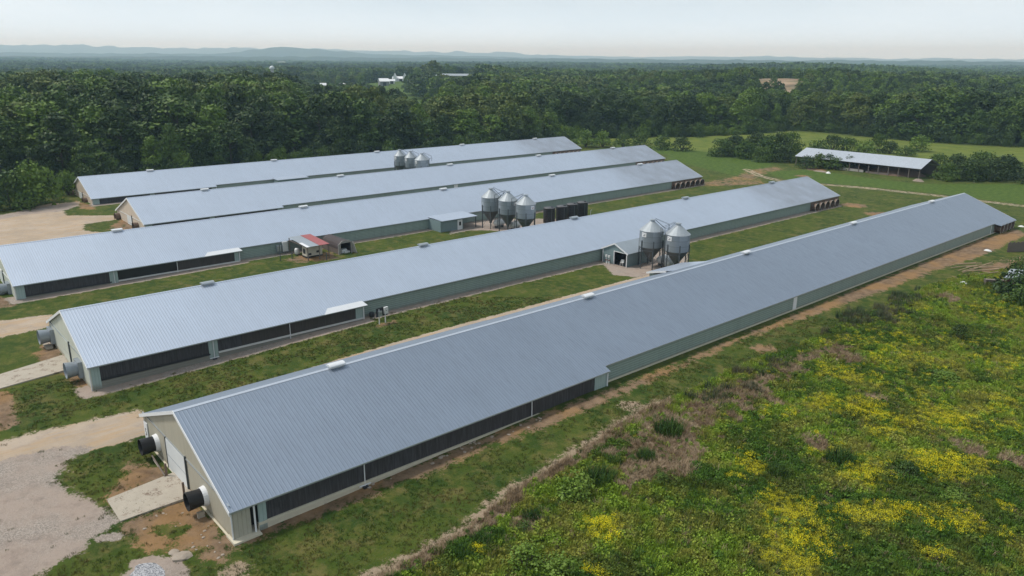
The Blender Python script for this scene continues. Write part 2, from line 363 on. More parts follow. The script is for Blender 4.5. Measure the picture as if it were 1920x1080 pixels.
    for px, py, r in ((1430, 653, 1.6), (1330, 370, 3), (1600, 385, 3), (1240, 308, 3.5), (1650, 615, 1.2), (1505, 330, 2.2), (1650, 402, 3), (985, 985, .8), (1530, 318, 3)):
        d = mx(d, S(sd_disc(X, Y, G(px, py), r), 1.2)*.8)
    for q_ in (gp((285, 990), (300, 982), (352, 985), (352, 1000), (330, 1012), (300, 1006)), gp((350, 1028), (392, 1022), (402, 1032), (372, 1042))): d = mn(d, 1-S(sd_poly(X, Y, q_), .5))
    # dry straw
    s = S(sd_line(X, Y, gp((700, 1085), (790, 1045), (870, 1000), (960, 930), (1040, 880), (1110, 838), (1165, 800), (1240, 760)), 2.1), .9)*.9
    s = mx(s, S(sd_poly(X, Y, gp((1140, 850), (1200, 780), (1300, 745), (1420, 700), (1560, 640), (1600, 655), (1500, 700), (1440, 760), (1340, 820), (1290, 900), (1180, 930), (1100, 900))), 2.6)*.76)
    for px, py, r in ((1634, 748, 1.1), (1524, 834, 1.3), (1813, 844, 1.4), (1581, 671, 1.8), (1180, 760, 1.), (985, 985, 1.2), (1905, 868, 1.2), (440, 1070, .8), (1780, 560, 1.5)):
        s = mx(s, S(sd_disc(X, Y, G(px, py), r), .8))
    # meadow with weeds
    me_ = S(sd_poly(X, Y, gp((640, 1120), (790, 1045), (870, 1000), (960, 930), (1040, 880), (1110, 838), (1165, 800), (1240, 760), (1380, 690), (1520, 640), (1600, 600), (1690, 560), (1790, 520), (1925, 500)) + [(60, 230), (80, 0), (-20, -20)]), .8)
    # rich lush grass behind the houses, and pasture
    lu = S(sd_poly(X, Y, gp((1090, 285), (1180, 268), (1300, 280), (1460, 305), (1440, 322), (1380, 333), (1250, 300), (1245, 290))), 3)*.7
    lu = mx(lu, S(sd_poly(X, Y, gp((1430, 322), (1520, 318), (1600, 330), (1720, 345), (1930, 345), (1930, 384), (1750, 362), (1630, 350), (1480, 338))), 2))
    fi = S(sd_poly(X, Y, fe + [(120, 420), (120, 250)] + gp((2000, 335), (1880, 330), (1780, 318), (1500, 285), (1350, 288), (1240, 275), (1100, 268))), 3)
    c1 = sd_poly(X, Y, CLEAR1); c2 = sd_poly(X, Y, CLEAR2); c3 = sd_poly(X, Y, CLEAR3); c4 = sd_poly(X, Y, CLEAR4)
    fi = mx(fi, mx(mx(S(c2, 6), S(c1, 8)), mx(S(c3, 15), S(c4, 8)))*.9)
    ff = fbm(X/260, Y/260, 0, 3); fi = mx(fi, ((ff > .55) & (ff < .61) & (np.hypot(X, Y) > 1350))*.9)
    farc = np.hypot(X, Y) > 420; lu = mx(lu, farc*fi); fi = np.where(farc, fi*.35, fi)
    tf = mx(S(sd_poly(X, Y, TANF[0]), 4), S(sd_poly(X, Y, TANF[1]), 4))
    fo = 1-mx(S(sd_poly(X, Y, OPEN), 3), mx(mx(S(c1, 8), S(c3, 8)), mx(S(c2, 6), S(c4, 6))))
    return g, t_, d, s, lu, me_, fi, tf, fo
def axis(lo, hi, st, a, b):
    v = list(np.arange(lo, hi+.01, st)); k = st; x = v[0]
    while x > a: k *= 1.16; x -= k; v.insert(0, x)
    k = st; x = v[-1]
    while x < b: k *= 1.16; x += k; v.append(x)
    return np.array(v)
gx = axis(-214, 2, .7, -14000, 6000); gy = axis(0, 245, .7, -600, 15000)
GX, GY = np.meshgrid(gx, gy, indexing='ij'); GZ_ = hf(GX, GY)
near = (np.hypot(GX, GY) < 600)
MK = [np.zeros_like(GX) for _ in range(9)]
mm = masks(GX, GY)
GRV, TAN, DIRT, STRAW, LUSH, MEAD, FIELD, TFLD, FOREST = mm
# low relief: soil and gravel dips, road ruts
GZ_ = GZ_ + np.where(near, (fbm(GX/1.7, GY/1.7, 3, 3)-.5)*.16*np.clip(DIRT+MEAD*1.5, 0, 1), 0)
def ground_mat():
    m, n, p = mat('ground_cover'); v = wpos(n)
    A = N(n, 'Attribute', attribute_name='ma'); B = N(n, 'Attribute', attribute_name='mb'); C_ = N(n, 'Attribute', attribute_name='mc')
    sA = N(n, 'SeparateColor', {0: A.outputs['Color']}); sB = N(n, 'SeparateColor', {0: B.outputs['Color']}); sC = N(n, 'SeparateColor', {0: C_.outputs['Color']})
    n1 = noise(n, v, .9, 6, .65); n2 = noise(n, v, .17, 5, .6); n3 = noise(n, v, 6, 4, .7); n4 = noise(n, v, 22, 3, .7); n0 = noise(n, v, .05, 3)
    rag = M(n, 'MULTIPLY', M(n, 'SUBTRACT', M(n, 'ADD', M(n, 'MULTIPLY', n1, .6), M(n, 'MULTIPLY', n3, .4)), .5), 3.0)
    def th(s, a=.36, b=.64, k=1.0): return ramp(n, M(n, 'ADD', s, M(n, 'MULTIPLY', rag, k)), a, b)
    # mown grass
    c = mix(n, ramp(n, n2, .35, .65), (.026, .056, .008), (.062, .090, .012))
    c = mix(n, ramp(n, n1, .40, .72), c, (.105, .112, .024))
    c = mix(n, M(n, 'MULTIPLY', ramp(n, noise(n, v, .4, 5, .7), .50, .68), .75), c, (.155, .13, .045))
    c = mix(n, M(n, 'MULTIPLY', ramp(n, n3, .48, .72), .6), c, (.014, .030, .006))
    c = mix(n, M(n, 'MULTIPLY', ramp(n, n4, .52, .72), .5), c, (.12, .15, .035))
    gd = mix(n, ramp(n, n1, .35, .7), (.050, .085, .014), (.12, .14, .026)); gd = mix(n, M(n, 'MULTIPLY', ramp(n, n3, .45, .7), .7), gd, (.02, .035, .008))
    c = mix(n, th(sB.outputs[1]), c, gd)
    lush = mix(n, ramp(n, n1, .35, .65), (.048, .090, .013), (.095, .142, .022)); lush = mix(n, M(n, 'MULTIPLY', ramp(n, n3, .45, .7), .5), lush, (.02, .045, .01))
    c = mix(n, th(sB.outputs[0], .36, .64, .6), c, lush)
    fld = mix(n, ramp(n, n2, .3, .7), (.095, .135, .022), (.155, .18, .035)); fld = mix(n, M(n, 'MULTIPLY', ramp(n, n1, .45, .7), .4), fld, (.06, .09, .02))
    c = mix(n, th(sB.outputs[2], .4, .6, .4), c, fld)
    c = mix(n, sC.outputs[0], c, mix(n, ramp(n, n0, .3, .7), (.34, .23, .15), (.42, .32, .22)))
    straw = mix(n, n3, (.22, .165, .115), (.44, .34, .24)); straw = mix(n, M(n, 'MULTIPLY', ramp(n, n4, .5, .7), .5), straw, (.08, .07, .03))
    c = mix(n, th(sA.outputs[2+0] if False else C_.outputs['Alpha']), c, straw)
    dirt = mix(n, ramp(n, n1, .3, .7), (.12, .078, .050), (.26, .18, .115)); dirt = mix(n, M(n, 'MULTIPLY', ramp(n, n3, .45, .75), .55), dirt, (.25, .17, .10))
    dirt = mix(n, M(n, 'MULTIPLY', ramp(n, n2, .42, .62), .7), dirt, (.30, .175, .075)); dirt = mix(n, M(n, 'MULTIPLY', ramp(n, n4, .58, .7), .4), dirt, (.07, .045, .03))
    c = mix(n, th(sA.outputs[2]), c, dirt)
    tan = mix(n, ramp(n, n2, .35, .65), (.40, .325, .25), (.50, .41, .325)); tan = mix(n, M(n, 'MULTIPLY', ramp(n, noise(n, N(n, 'Mapping', {'Vector': v, 'Rotation': (0, 0, rad(8)), 'Scale': (2.2, .25, 1)}).outputs[0], .8, 5, .6), .42, .68), .75), tan, (.48, .33, .19))
    tan = mix(n, M(n, 'MULTIPLY', ramp(n, n1, .5, .72), .6), tan, (.34, .29, .25)); tan = mix(n, M(n, 'MULTIPLY', n4, .35), tan, (.25, .19, .13))
    c = mix(n, th(sA.outputs[1], .40, .60, .7), c, tan)
    vor = N(n, 'TexVoronoi', {'Vector': v, 'Scale': 14.}, feature='F1'); vc = N(n, 'SeparateColor', {0: vor.outputs['Color']}).outputs[0]
    gr = mix(n, vc, (.24, .205, .175), (.47, .405, .35)); gr = mix(n, ramp(n, n2, .36, .60), gr, (.40, .32, .265))
    gr = mix(n, M(n, 'MULTIPLY', ramp(n, n1, .45, .75), .55), gr, (.21, .165, .14)); gr = mix(n, M(n, 'MULTIPLY', n4, .3), gr, (.12, .11, .10))
    c = mix(n, th(sA.outputs[0], .38, .62, .8), c, gr)
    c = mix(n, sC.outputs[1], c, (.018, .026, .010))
    n.links.new(c, p.inputs['Base Color']); p.inputs['Roughness'].default_value = .95; p.inputs['Specular IOR Level'].default_value = .15
    hh = M(n, 'ADD', M(n, 'MULTIPLY', n3, 1.), M(n, 'MULTIPLY', n4, .5))
    b = N(n, 'Bump', {'Height': hh, 'Strength': .7, 'Distance': .12}); n.links.new(b.outputs[0], p.inputs['Normal'])
    return m
GM = ground_mat()
nx, ny = GX.shape; idx = np.arange(nx*ny).reshape(nx, ny)
Q = np.stack([idx[:-1, :-1], idx[1:, :-1], idx[1:, 1:], idx[:-1, 1:]], -1).reshape(-1, 4)
def fc_(a): return ((a[:-1, :-1]+a[1:, :-1]+a[1:, 1:]+a[:-1, 1:])/4).ravel()
isT = fc_(TAN) > .5; isG = (fc_(GRV) > .5) & ~isT
cx_, cy_ = fc_(GX), fc_(GY); far_ = np.hypot(cx_, cy_) > 235
trk_ = isT & (cy_ > 175)
isY = isG & (cy_ < 30) & (cx_ > -95); 
V3 = np.stack([GX.ravel(), GY.ravel(), GZ_.ravel()], -1)
CA = np.stack([GRV, TAN, DIRT, np.ones_like(GRV)], -1).reshape(-1, 4); CB = np.stack([LUSH, MEAD, FIELD, np.ones_like(GRV)], -1).reshape(-1, 4)
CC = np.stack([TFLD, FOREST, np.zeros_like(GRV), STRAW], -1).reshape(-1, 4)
for nm, sel in (('ground', ~(isT | isY)), ('dirt_road', isT & ~trk_), ('farm_track', trk_), ('gravel_yard', isY)):
    q = Q[sel]; u, inv = np.unique(q, return_inverse=True)
    me = mesh_np(nm, V3[u], inv.reshape(-1, 4), GM, smooth=True)
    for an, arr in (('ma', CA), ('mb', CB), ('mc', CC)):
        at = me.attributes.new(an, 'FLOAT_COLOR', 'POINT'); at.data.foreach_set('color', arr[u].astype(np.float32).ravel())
    o = D.objects.new(nm, me); COL.objects.link(o); tag(o, kind='structure')
# ------------------------------------------------------------------ distant hills and far wooded plain
def hillmat():
    m, n, p = mat('wooded_hill'); v = wpos(n); f = noise(n, v, .004, 5, .6); c = mix(n, ramp(n, f, .35, .65), (.024, .042, .018), (.05, .075, .028))
    c = mix(n, M(n, 'MULTIPLY', noise(n, v, .03, 4, .7), .6), c, (.014, .024, .012))
    n.links.new(c, p.inputs['Base Color']); p.inputs['Roughness'].default_value = .9; p.inputs['Specular IOR Level'].default_value = .1
    b = N(n, 'Bump', {'Height': noise(n, v, .035, 4, .7), 'Strength': 1., 'Distance': 14.}); n.links.new(b.outputs[0], p.inputs['Normal'])
    return m
HM = hillmat()
def ridge(dist, prof, depth, seed, rough_=1.):
    """a real ridge: bearing from picture columns, height from the skyline, rolled back over depth"""
    pxs = np.arange(-260, 2200, 4.); ys = np.interp(pxs, [a for a, b in prof], [b for a, b in prof])
    rows = np.linspace(-1, 1, 9); V = []
    for r_ in rows:
        for a, y in zip(pxs, ys):
            hor = 109.65+(a-960)*.00669
            hgt = CH+(hor-y)*dist/(FPX*1.0)*math.hypot(1, (a-960)/FPX)**0*1.0
            bx, by = PD(a, 1.0); dd = dist+r_*depth*(1+.3*math.sin(a*.013+seed))
            nz = (float(fbm(a/26.+seed*7, r_*2+seed, 1, 4))-.5)*2
            h = (hgt*(1-abs(r_)**1.7))+nz*hgt*.20*rough_*(1-abs(r_)) - 4*abs(r_)
            V.append((bx*dd, by*dd, h))
    k = len(pxs); Qh = [(i*k+j, i*k+j+1, (i+1)*k+j+1, (i+1)*k+j) for i in range(len(rows)-1) for j in range(k-1)]
    me = mesh_np('hills', V, Qh, HM, smooth=True); o = D.objects.new('hills', me); COL.objects.link(o); tag(o, kind='structure')
ridge(12500, [(-300, 86), (0, 87), (60, 89), (110, 88), (180, 89), (250, 91), (320, 92), (400, 91), (480, 93), (540, 91), (600, 93), (690, 95), (790, 98), (860, 98), (960, 100), (1020, 103), (1100, 106), (1300, 107), (1440, 106), (1560, 109), (1680, 111), (1770, 110), (1920, 112), (2200, 112)], 1900, 1)
ridge(7600, [(-300, 100), (0, 99), (200, 101), (400, 101), (460, 98), (505, 91.5), (560, 91.5), (625, 97), (720, 102), (960, 107), (1100, 110), (1500, 115), (2200, 118)], 1300, 4, .8)
ridge(5200, [(-300, 105), (0, 105), (500, 106), (960, 109.5), (1500, 113), (2200, 117)], 900, 9, 1.)
# ------------------------------------------------------------------ poultry houses
def xf(mb, mtx):
    mb.v = [tuple(mtx @ Vector(p)) for p in mb.v]; return mb
def cone_x(x, y, z, r0, r1, ln, thick=.04, n=22, sgn=1):
    """open cone whose axis is +X from (x,y,z)"""
    mb = MB().lathe([(r0, 0), (r1, ln), (r1-thick, ln), (r0-thick, 0)], n)
    return xf(mb, Matrix.Translation((x, y, z)) @ Matrix.Rotation(rad(90)*sgn, 4, 'Y'))
def cone_my(x, y, z, r0, r1, ln, thick=.04, n=24):
    mb = MB().lathe([(r0, 0), (r1, ln), (r1-thick, ln), (r0-thick, 0)], n)
    return xf(mb, Matrix.Translation((x, y, z)) @ Matrix.Rotation(rad(90), 4, 'X'))
def disc(axis, x, y, z, r, t, n=22):
    mb = MB().lathe([(.001, 0), (r, 0), (r, t), (.001, t)], n)
    R = Matrix.Rotation(rad(90), 4, 'Y') if axis == 'x' else Matrix.Rotation(rad(90), 4, 'X')
    return xf(mb, Matrix.Translation((x, y, z)) @ R)
RIM = plain('dusty_fan_rim', (.42, .38, .33), .6, 0, .3, 3)
SL, DX = .398, .75
def house(cfg):
    xc, W, y0, y1, e, E = (cfg[k] for k in ('xc', 'W', 'y0', 'y1', 'e', 'E'))
    Ln = y1-y0; hw = W/2; r = e+SL*hw
    t = thing('poultry_house', cfg['label'], 'poultry house', (xc, y0, 0), group='long metal roofed poultry houses')
    zz = lambda x: r-SL*abs(x)
    def slope(sgn):
        pts = [(0, 0), (0, Ln)]
        if cfg.get('far'): pts += [(hw+.95, Ln), (hw+.95, cfg['far']), (hw, cfg['far']-1.0)]
        else: pts += [(hw, Ln)]
        pts += [(hw, E), (hw+DX, E), (hw+DX, 0)]
        P3 = [(sgn*x, y, zz(x)) for x, y in pts]
        if sgn < 0: P3 = P3[::-1]
        MBr.prism(P3, (0, 0, -.07))
    MBr = MB(); slope(1); slope(-1)
    roof = MBr.build('roof', cfg['roof'], t)
    MB().prism([(-.2, 0, r-.055), (0, 0, r+.03), (.2, 0, r-.055), (0, 0, r+.002)], (0, Ln, 0)).build('ridge_cap', cfg['cap'], roof)
    for yv in cfg['vents']:
        y = yv-y0
        v = MB(); k = 7
        prof = [(.42*math.cos(math.pi*i/k), r+.12+.20*math.sin(math.pi*i/k)) for i in range(k+1)]
        v.prism([(a, y-.75, b) for a, b in prof][::-1], (0, 1.5, 0)); v.box(-.22, .22, y-.66, y+.66, r-.1, r+.12)
        v.build('ridge_vent', WHITE2 if cfg['n'] != 1 else GALV, roof)
    if cfg.get('white'):
        a, b = cfg['white']; x0, x1 = hw-.1, hw+DX+.12
        MB().prism([(x0, a+.9, zz(x0)+.02), (x0, b+.05, zz(x0)+.02), (x1, b+.3, zz(x1)+.035), (x1, a, zz(x1)+.035)], (0, 0, .03)).build('eave_panel', WHITE2, roof)
    # white barge boards on the front gable, thinner ones at the far gable
    for nm, yy, hh, th in (('barge_board', -.05, .29, .05), ('barge_board', Ln, .16, .04)):
        for s in (1, -1):
            xe = hw+DX if (yy < 1 or cfg.get('far')) else hw
            MB().prism([(0, yy, r+.02), (s*xe, yy, zz(xe)+.02), (s*xe, yy, zz(xe)-hh+.02), (0, yy, r-hh+.02)][::s], (0, th, 0)).build(nm, WHITE if yy < 1 else WHITE2, roof)
    # eave gutters / drip edge
    MB().box(hw-.01, hw+.03, E, (cfg.get('far') or Ln+1)-1.0, e-.12, e-.005).build('eave_trim', GALV, roof)
    MB().box(hw+DX-.01, hw+DX+.03, 0, E, e-SL*DX-.12, e-SL*DX-.005).build('eave_trim', GALV, roof)
    # walls
    xm, xe = hw-.2, hw+DX-.3
    MB().box(xm-.1, xm, E, Ln-.2, -1.2, e-.02).build('side_wall', cfg['wall'], t)
    MB().box(-xm, -xm+.1, .2, Ln-.2, -1.2, e-.02).build('side_wall', cfg['wall'], t)
    g = [(-xe, .2, -1.2), (xe, .2, -1.2), (xe, .2, zz(xe)-.08), (0, .2, r-.08), (-xe, .2, zz(xe)-.08)]
    MB().prism(g, (0, .1, 0)).build('gable_wall', cfg['gable'], t)
    g = [(-xm, Ln-.3, -1), (xm, Ln-.3, -1), (xm, Ln-.3, zz(xm)-.08), (0, Ln-.3, r-.08), (-xm, Ln-.3, zz(xm)-.08)]
    MB().prism(g, (0, .1, 0)).build('gable_wall', cfg['gable'], t)
    MB().box(xe-.02, xe+.05, .12, .2, -1.0, zz(xe)-.1).build('corner_trim', WHITE2, t)
    MB().box(-xe+.1, xe-.1, .13, .2, 1.93, 2.0).build('belt_trim', GALV if cfg['n'] < 2 else WHITE2, t)
    # end return of the widened part
    MB().box(xm-.05, xe, E-.25, E-.17, -.9, e-SL*DX+.15).build('return_wall', GREENL, t)
    MB().box(xe-.02, xe+.09, E-.17, E-.06, -.9, e-SL*DX).build('corner_post', WHITE, t)
    # the widened part: panels, pads, pipes, kerb
    zt = e-SL*DX-.06; zb = cfg.get('zb', .25)
    MB().box(xm-.35, xm-.25, .3, E-.3, -1, e-.1).build('back_board', DARK, t)
    MB().box(xe-.02, xe+.04, .3, E-.2, zt-.14, zt).build('header_beam', GALV, t)
    for kind, a, b in cfg['bays']:
        if kind == 'panel': MB().box(xe-.06, xe, a, b, -1, zt).build('wall_panel', GREENL, t)
        elif kind == 'tan': MB().box(xe-.06, xe, a, b, -1, zt).build('wall_panel', TANPAN, t)
        elif kind == 'pad': MB().box(xe-.16, xe-.06, a, b, zb-.05, zt).build('cool_pad', PAD, t)
        elif kind == 'pad2': MB().box(xe-.16, xe-.06, a, b, zb-.05, zt).build('cool_pad', PAD2, t)
        elif kind == 'open': MB().box(xe-.3, xe-.25, a, b, zb-.05, zt).build('dark_opening', BLACKP, t)
        elif kind == 'kerb': MB().box(xe-.14, xe+.10, a, b, zb-.16, zb+.02).build('pad_kerb', CURBW if cfg['n'] != 0 else CURB, t)
        elif kind == 'dkerb': MB().box(xe-.14, xe+.06, a, b, zb-.16, zb+.0).build('pad_kerb', DARK, t)
        elif kind == 'base': MB().box(xe-.2, xe-.012, a, b, -1.1, zb-.16).build('pad_base', cfg['wall'] if cfg['n'] else CURB, t)
        elif kind == 'pipe':
            m_ = MB().tube((xe+.06, a, -.5), (xe+.06, a, zt-.02), .045, 8).tube((xe+.06, a-.5, -.35), (xe+.06, a+.5, -.35), .05, 8)
            m_.build('water_pipe', WHITE, t); MB().box(xe+.0, xe+.28, a-.22, a+.2, -.7, -.42).build('pump_box', DARK, t)
    if cfg['n'] == 0:
        MB().box(hw-.4, hw+DX+.25, .0, 2.0, -1.6, -.62).build('foundation', CURB, t)
        MB().box(-xe-.05, xe+.05, .06, .2, -1.6, -.72).build('foundation', CURB, t)
        MB().box(xm-.02, xm+.16, E, Ln-.3, -.9, .12).build('foundation', CURB, t)
        MB().tube((xe+.1, 1.75, -.7), (xe+.1, 1.75, zt), .07, 8).build('corner_post', WHITE, t)
    # doors in the front gable
    x0, x1, z1 = cfg['door']; zd = -.92
    dr = MB().box(x0, x1, .1, .18, zd, z1).build('door', DOORW if cfg['n'] != 1 else PALE, t)
    MB().box(x0, x1, .085, .1, zd+(z1-zd)*.52, zd+(z1-zd)*.52+.05).build('door_rail', GALV, dr)
    MB().box(x1+.02, x1+.10, .06, .19, zd, z1+.25).build('door_track', STEEL, dr)
    if cfg['n'] in (0,): MB().box(x0-.1, x0-.02, .06, .19, zd, z1+.1).build('door_track', STEEL, dr)
    for x, z in cfg['gfans']:
        if cfg['n'] == 0:
            c = cone_my(x, .2, z, .76, .70, .34).build('fan_collar', WHITE, t)
            cone_my(x, -.12, z, .62, .70, 1.05).build('fan_cone', BLACKP, c); disc('y', x, .1, z, .7, .08).build('fan_shutter', DARK, c)
        elif cfg['n'] in (1, 2):
            c = MB().box(x-.85, x+.85, -.22, .2, z-.85, z+.85).build('fan_housing', GREYP, t)
            cone_my(x, -.21, z, .72, .84, 1.05).build('fan_cone', GREYP, c); disc('y', x, -.26, z, .7, .05).build('fan_shutter', DARK, c)
        else:
            c = cone_my(x, .2, z, .7, .82, .9).build('fan_cone', FANB, t); disc('y', x, .1, z, .68, .06).build('fan_shutter', DARK, c)
    # exhaust fans at the far end of the near wall
    f0, nf = cfg['fans']; pitch = cfg.get('fp', 2.05)
    fb = MB().box(xm, xm+.07, f0-1.2, Ln-.3, -.3, e-.12).build('fan_wall', FANB, t)
    for k in range(nf):
        yk = f0+k*pitch
        c = cone_x(xm+.05, yk, .78, .78, .92, .95).build('exhaust_fan', FANB, t)
        cone_x(xm+.98, yk, .78, .955, .97, .06, .07).build('fan_rim', RIM, c)
        bl = disc('x', xm+.2, yk, .78, .72, .03)
        for q in range(6):
            a = q*math.pi/3; bl.box(xm+.24, xm+.27, yk-.03, yk+.03, .77, .79)
            c1, s1 = math.cos(a), math.sin(a)
            bl.quad((xm+.3, yk+.1*c1-.1*s1, .78+.1*s1+.1*c1), (xm+.3, yk+.68*c1-.14*s1, .78+.68*s1+.14*c1), (xm+.36, yk+.68*c1+.14*s1, .78+.68*s1-.14*c1), (xm+.36, yk+.1*c1+.1*s1, .78+.1*s1-.1*c1))
        bl.build('fan_blades', RUST if cfg['n'] > 2 else DARK, c)
    for y, ww, h0, h1, m_ in cfg.get('wdoors', []):
        MB().box(xm, xm+.06, y-ww/2, y+ww/2, h0, h1).build('side_door', m_, t)
    return t
GALVC = plain('ridge_galvanized', (.58, .63, .70), .4, .4, .08)
V1 = [29.2, 60.7, 92.3, 123.6, 155.0]; V2 = [30.2, 61.0, 91.8, 122.5, 153.5]; V4 = [54.5, 85.0, 115.8, 146.2, 176.8]
H = [dict(n=0, xc=-56.46, W=18.3, y0=15.54, y1=171.3, e=1.98, E=38.2, roof=ROOF1, cap=GALVC, wall=GREEN, gable=BEIGE, vents=V1, far=147.2, zb=-.1,
          label='nearest poultry house, darkest blue grey roof, beige gable with two black fan cones',
          bays=[('tan', .3, 1.5), ('panel', 2.05, 2.65), ('pad', 2.65, 10.5), ('pad', 10.56, 27.9), ('pad', 27.96, 36.3), ('panel', 36.3, 37.9), ('kerb', 2.0, 37.95), ('base', 2.0, 37.9), ('pipe', 10.5, 0), ('pipe', 27.9, 0)],
          door=(-3.45, .95, 1.92), gfans=[(-6.15, .42), (4.65, .5)], fans=(148.6, 4), fp=1.95,
          wdoors=[(74.9, .85, -.1, 1.9, WHITE), (145.6, .25, -.2, 1.9, WHITE2)]),
     dict(n=1, xc=-89.21, W=16.82, y0=14.7, y1=168.7, e=2.1, E=31.2, roof=ROOF2, cap=ROOF2, wall=GREEN, gable=PALE, vents=V2, white=(25.6, 31.2), zb=.2,
          label='second poultry house from the front, pale gable, meter boxes on posts beside it',
          bays=[('panel', .3, 1.1), ('pad', 1.1, 11.9), ('panel', 11.9, 12.9), ('pad', 12.9, 15.6), ('pad2', 15.62, 21.3), ('pad2', 21.36, 30.0), ('panel', 30.0, 30.95), ('dkerb', 1.1, 12), ('kerb', 12.9, 31), ('base', .3, 31), ('pipe', 12.4, 0), ('pipe', 21.3, 0)],
          door=(-2.0, .9, 1.95), gfans=[(-7.6, .55), (5.1, .55)], fans=(142.6, 5), fp=2.2, wdoors=[(88.4, .22, .1, 2.0, WHITE)]),
     dict(n=2, xc=-126.46, W=17.37, y0=14.4, y1=168.6, e=2.1, E=30.9, roof=ROOF2, cap=ROOF2, wall=GREEN, gable=PALE, vents=V2[:], white=(25.2, 30.9), zb=.2,
          label='middle poultry house with one black open bay and black tanks beside its wall',
          bays=[('panel', .3, 1.3), ('pad', 1.3, 11.8), ('panel', 11.8, 12.9), ('open', 12.9, 21.2), ('pad2', 21.26, 25.0), ('pad2', 25.04, 30.0), ('panel', 30.0, 30.7), ('dkerb', 1.3, 12), ('kerb', 12.9, 30.8), ('base', .3, 30.8), ('pipe', 12.4, 0), ('pipe', 21.2, 0)],
          door=(-2.0, .9, 1.95), gfans=[(-7.6, .55), (5.1, .55)], fans=(142.8, 6), fp=2.05),
     dict(n=3, xc=-156.46, W=16.87, y0=39.8, y1=191.8, e=2.1, E=27.0, roof=ROOF2, cap=ROOF2, wall=GREEN, gable=PEACH, vents=V4, zb=.3,
          label='fourth poultry house from the front, cream gable with a white door and brown fans',
          bays=[('panel', .3, 1.5), ('pad', 1.5, 12), ('panel', 12, 13), ('pad', 13, 25.8), ('panel', 25.8, 26.8), ('kerb', 1.5, 26.8), ('base', .3, 26.8)],
          door=(-1.7, 1.2, 2.0), gfans=[(-7.2, .75), (4.6, .75)], fans=(139.4, 6), fp=2.05, wdoors=[(71.6, 1.1, 1.0, 2.0, WHITE)]),
     dict(n=4, xc=-191.11, W=17.17, y0=39.3, y1=190.7, e=2.1, E=27.0, roof=ROOF2, cap=ROOF2, wall=GREEN, gable=PEACH, vents=V4, zb=.3,
          label='farthest poultry house, along the edge of the wood, cream gable with a white door',
          bays=[('panel', .3, 1.6), ('pad', 1.6, 12), ('panel', 12, 13), ('pad', 13, 25.8), ('panel', 25.8, 26.8), ('kerb', 1.6, 26.8), ('base', .3, 26.8)],
          door=(-1.7, 1.2, 2.0), gfans=[(-7.3, .75), (4.4, .75)], fans=(139.0, 6), fp=2.05)]
houses = [house(c) for c in H]
# entrance door with a painted figure 5 and its lean-to: parts of the nearest house
h1 = houses[0]
pd = MB().box(-9.35, -8.5, .1, .18, -.9, 1.25).build('side_entrance_door', WHITE, h1)
fc = D.curves.new('door_number', 'FONT'); fc.body = '5'; fc.size = .95; fc.extrude = .004; fc.align_x = 'CENTER'
fo = D.objects.new('door_number', fc); COL.objects.link(fo)
dg = bpy.context.evaluated_depsgraph_get(); me = D.meshes.new_from_object(fo.evaluated_get(dg)); D.objects.remove(fo)
me.materials.clear(); me.materials.append(BLACKP)
nb = D.objects.new('door_number', me); COL.objects.link(nb); nb.parent = pd; nb.location = (-8.92, .09, .02); nb.rotation_euler = (rad(90), 0, 0)
# lean-to room behind the nearest house (only its roof rises over the ridge line)
lt = MB().box(-10.1, -8.2, 68.7, 76.3, -.2, 2.1).build('lean_to', GREEN, h1)
MB().prism([(-10.4, 68.5, 2.12), (-5.6, 68.5, 3.34), (-5.6, 76.6, 3.34), (-10.4, 76.6, 2.12)], (0, 0, .07)).build('lean_to_roof', ROOF2, lt)
MB().prism([(-10.45, 68.46, 1.95), (-7.0, 68.46, 2.80), (-7.0, 68.46, 3.06), (-10.45, 68.46, 2.21)], (0, -.05, 0)).build('lean_to_trim', WHITE, lt)
# control room and porch on the middle house
h3 = houses[2]; q = -126.46
lt = MB().box(8.5, 12.35, 67.7, 73.0, -.3, 2.12).build('control_room', SHEDGY, h3)
MB().prism([(7.9, 67.8, 2.36), (12.75, 67.8, 2.17), (12.75, 76.2, 2.17), (7.9, 76.2, 2.36)], (0, 0, .08)).build('porch_roof', ROOF2, lt)
dd = MB().box(12.35, 12.42, 71.6, 72.75, -.1, 1.95).build('porch_door', WHITE, lt)
MB().box(12.42, 12.44, 71.95, 72.4, .85, 1.55).build('door_window', BLACKP, dd)
MB().box(12.35, 12.5, 75.9, 76.02, -.2, 2.15).build('porch_post', STEEL, lt)
# hoods on the two rear houses
lt = MB().box(8.2, 11.2, 41.4, 46.3, -.2, 2.1).build('control_room', SHEDGY, houses[4])
MB().prism([(7.9, 41.2, 2.3), (11.5, 41.2, 2.12), (11.5, 49.5, 2.12), (7.9, 49.5, 2.3)], (0, 0, .08)).build('porch_roof', ROOF2, lt)
# concrete ramps
def ramp_slab(pts, z0, z1, name='concrete_apron'):
    (a, b, c, d) = pts
    mb = MB(); P4 = [(a[0], a[1], z0), (b[0], b[1], z0), (c[0], c[1], z1), (d[0], d[1], z1)]
    mb.prism([(x, y, z-.35) for x, y, z in P4][::1], (0, 0, .35)); return tag(mb.build(name, CONC), kind='structure')
pp = [G(200, 938), G(226, 979), G(352, 936), G(316, 892)]
ramp_slab([pp[0], pp[1], (pp[2][0], 15.75), (pp[3][0], 15.75)], -.70, -.60)
pp = [G(-30, 712), G(-30, 738), G(129, 694), G(116, 668)]
ramp_slab([pp[0], pp[1], (pp[2][0], 14.9), (pp[3][0], 14.9)], -.70, -.60)
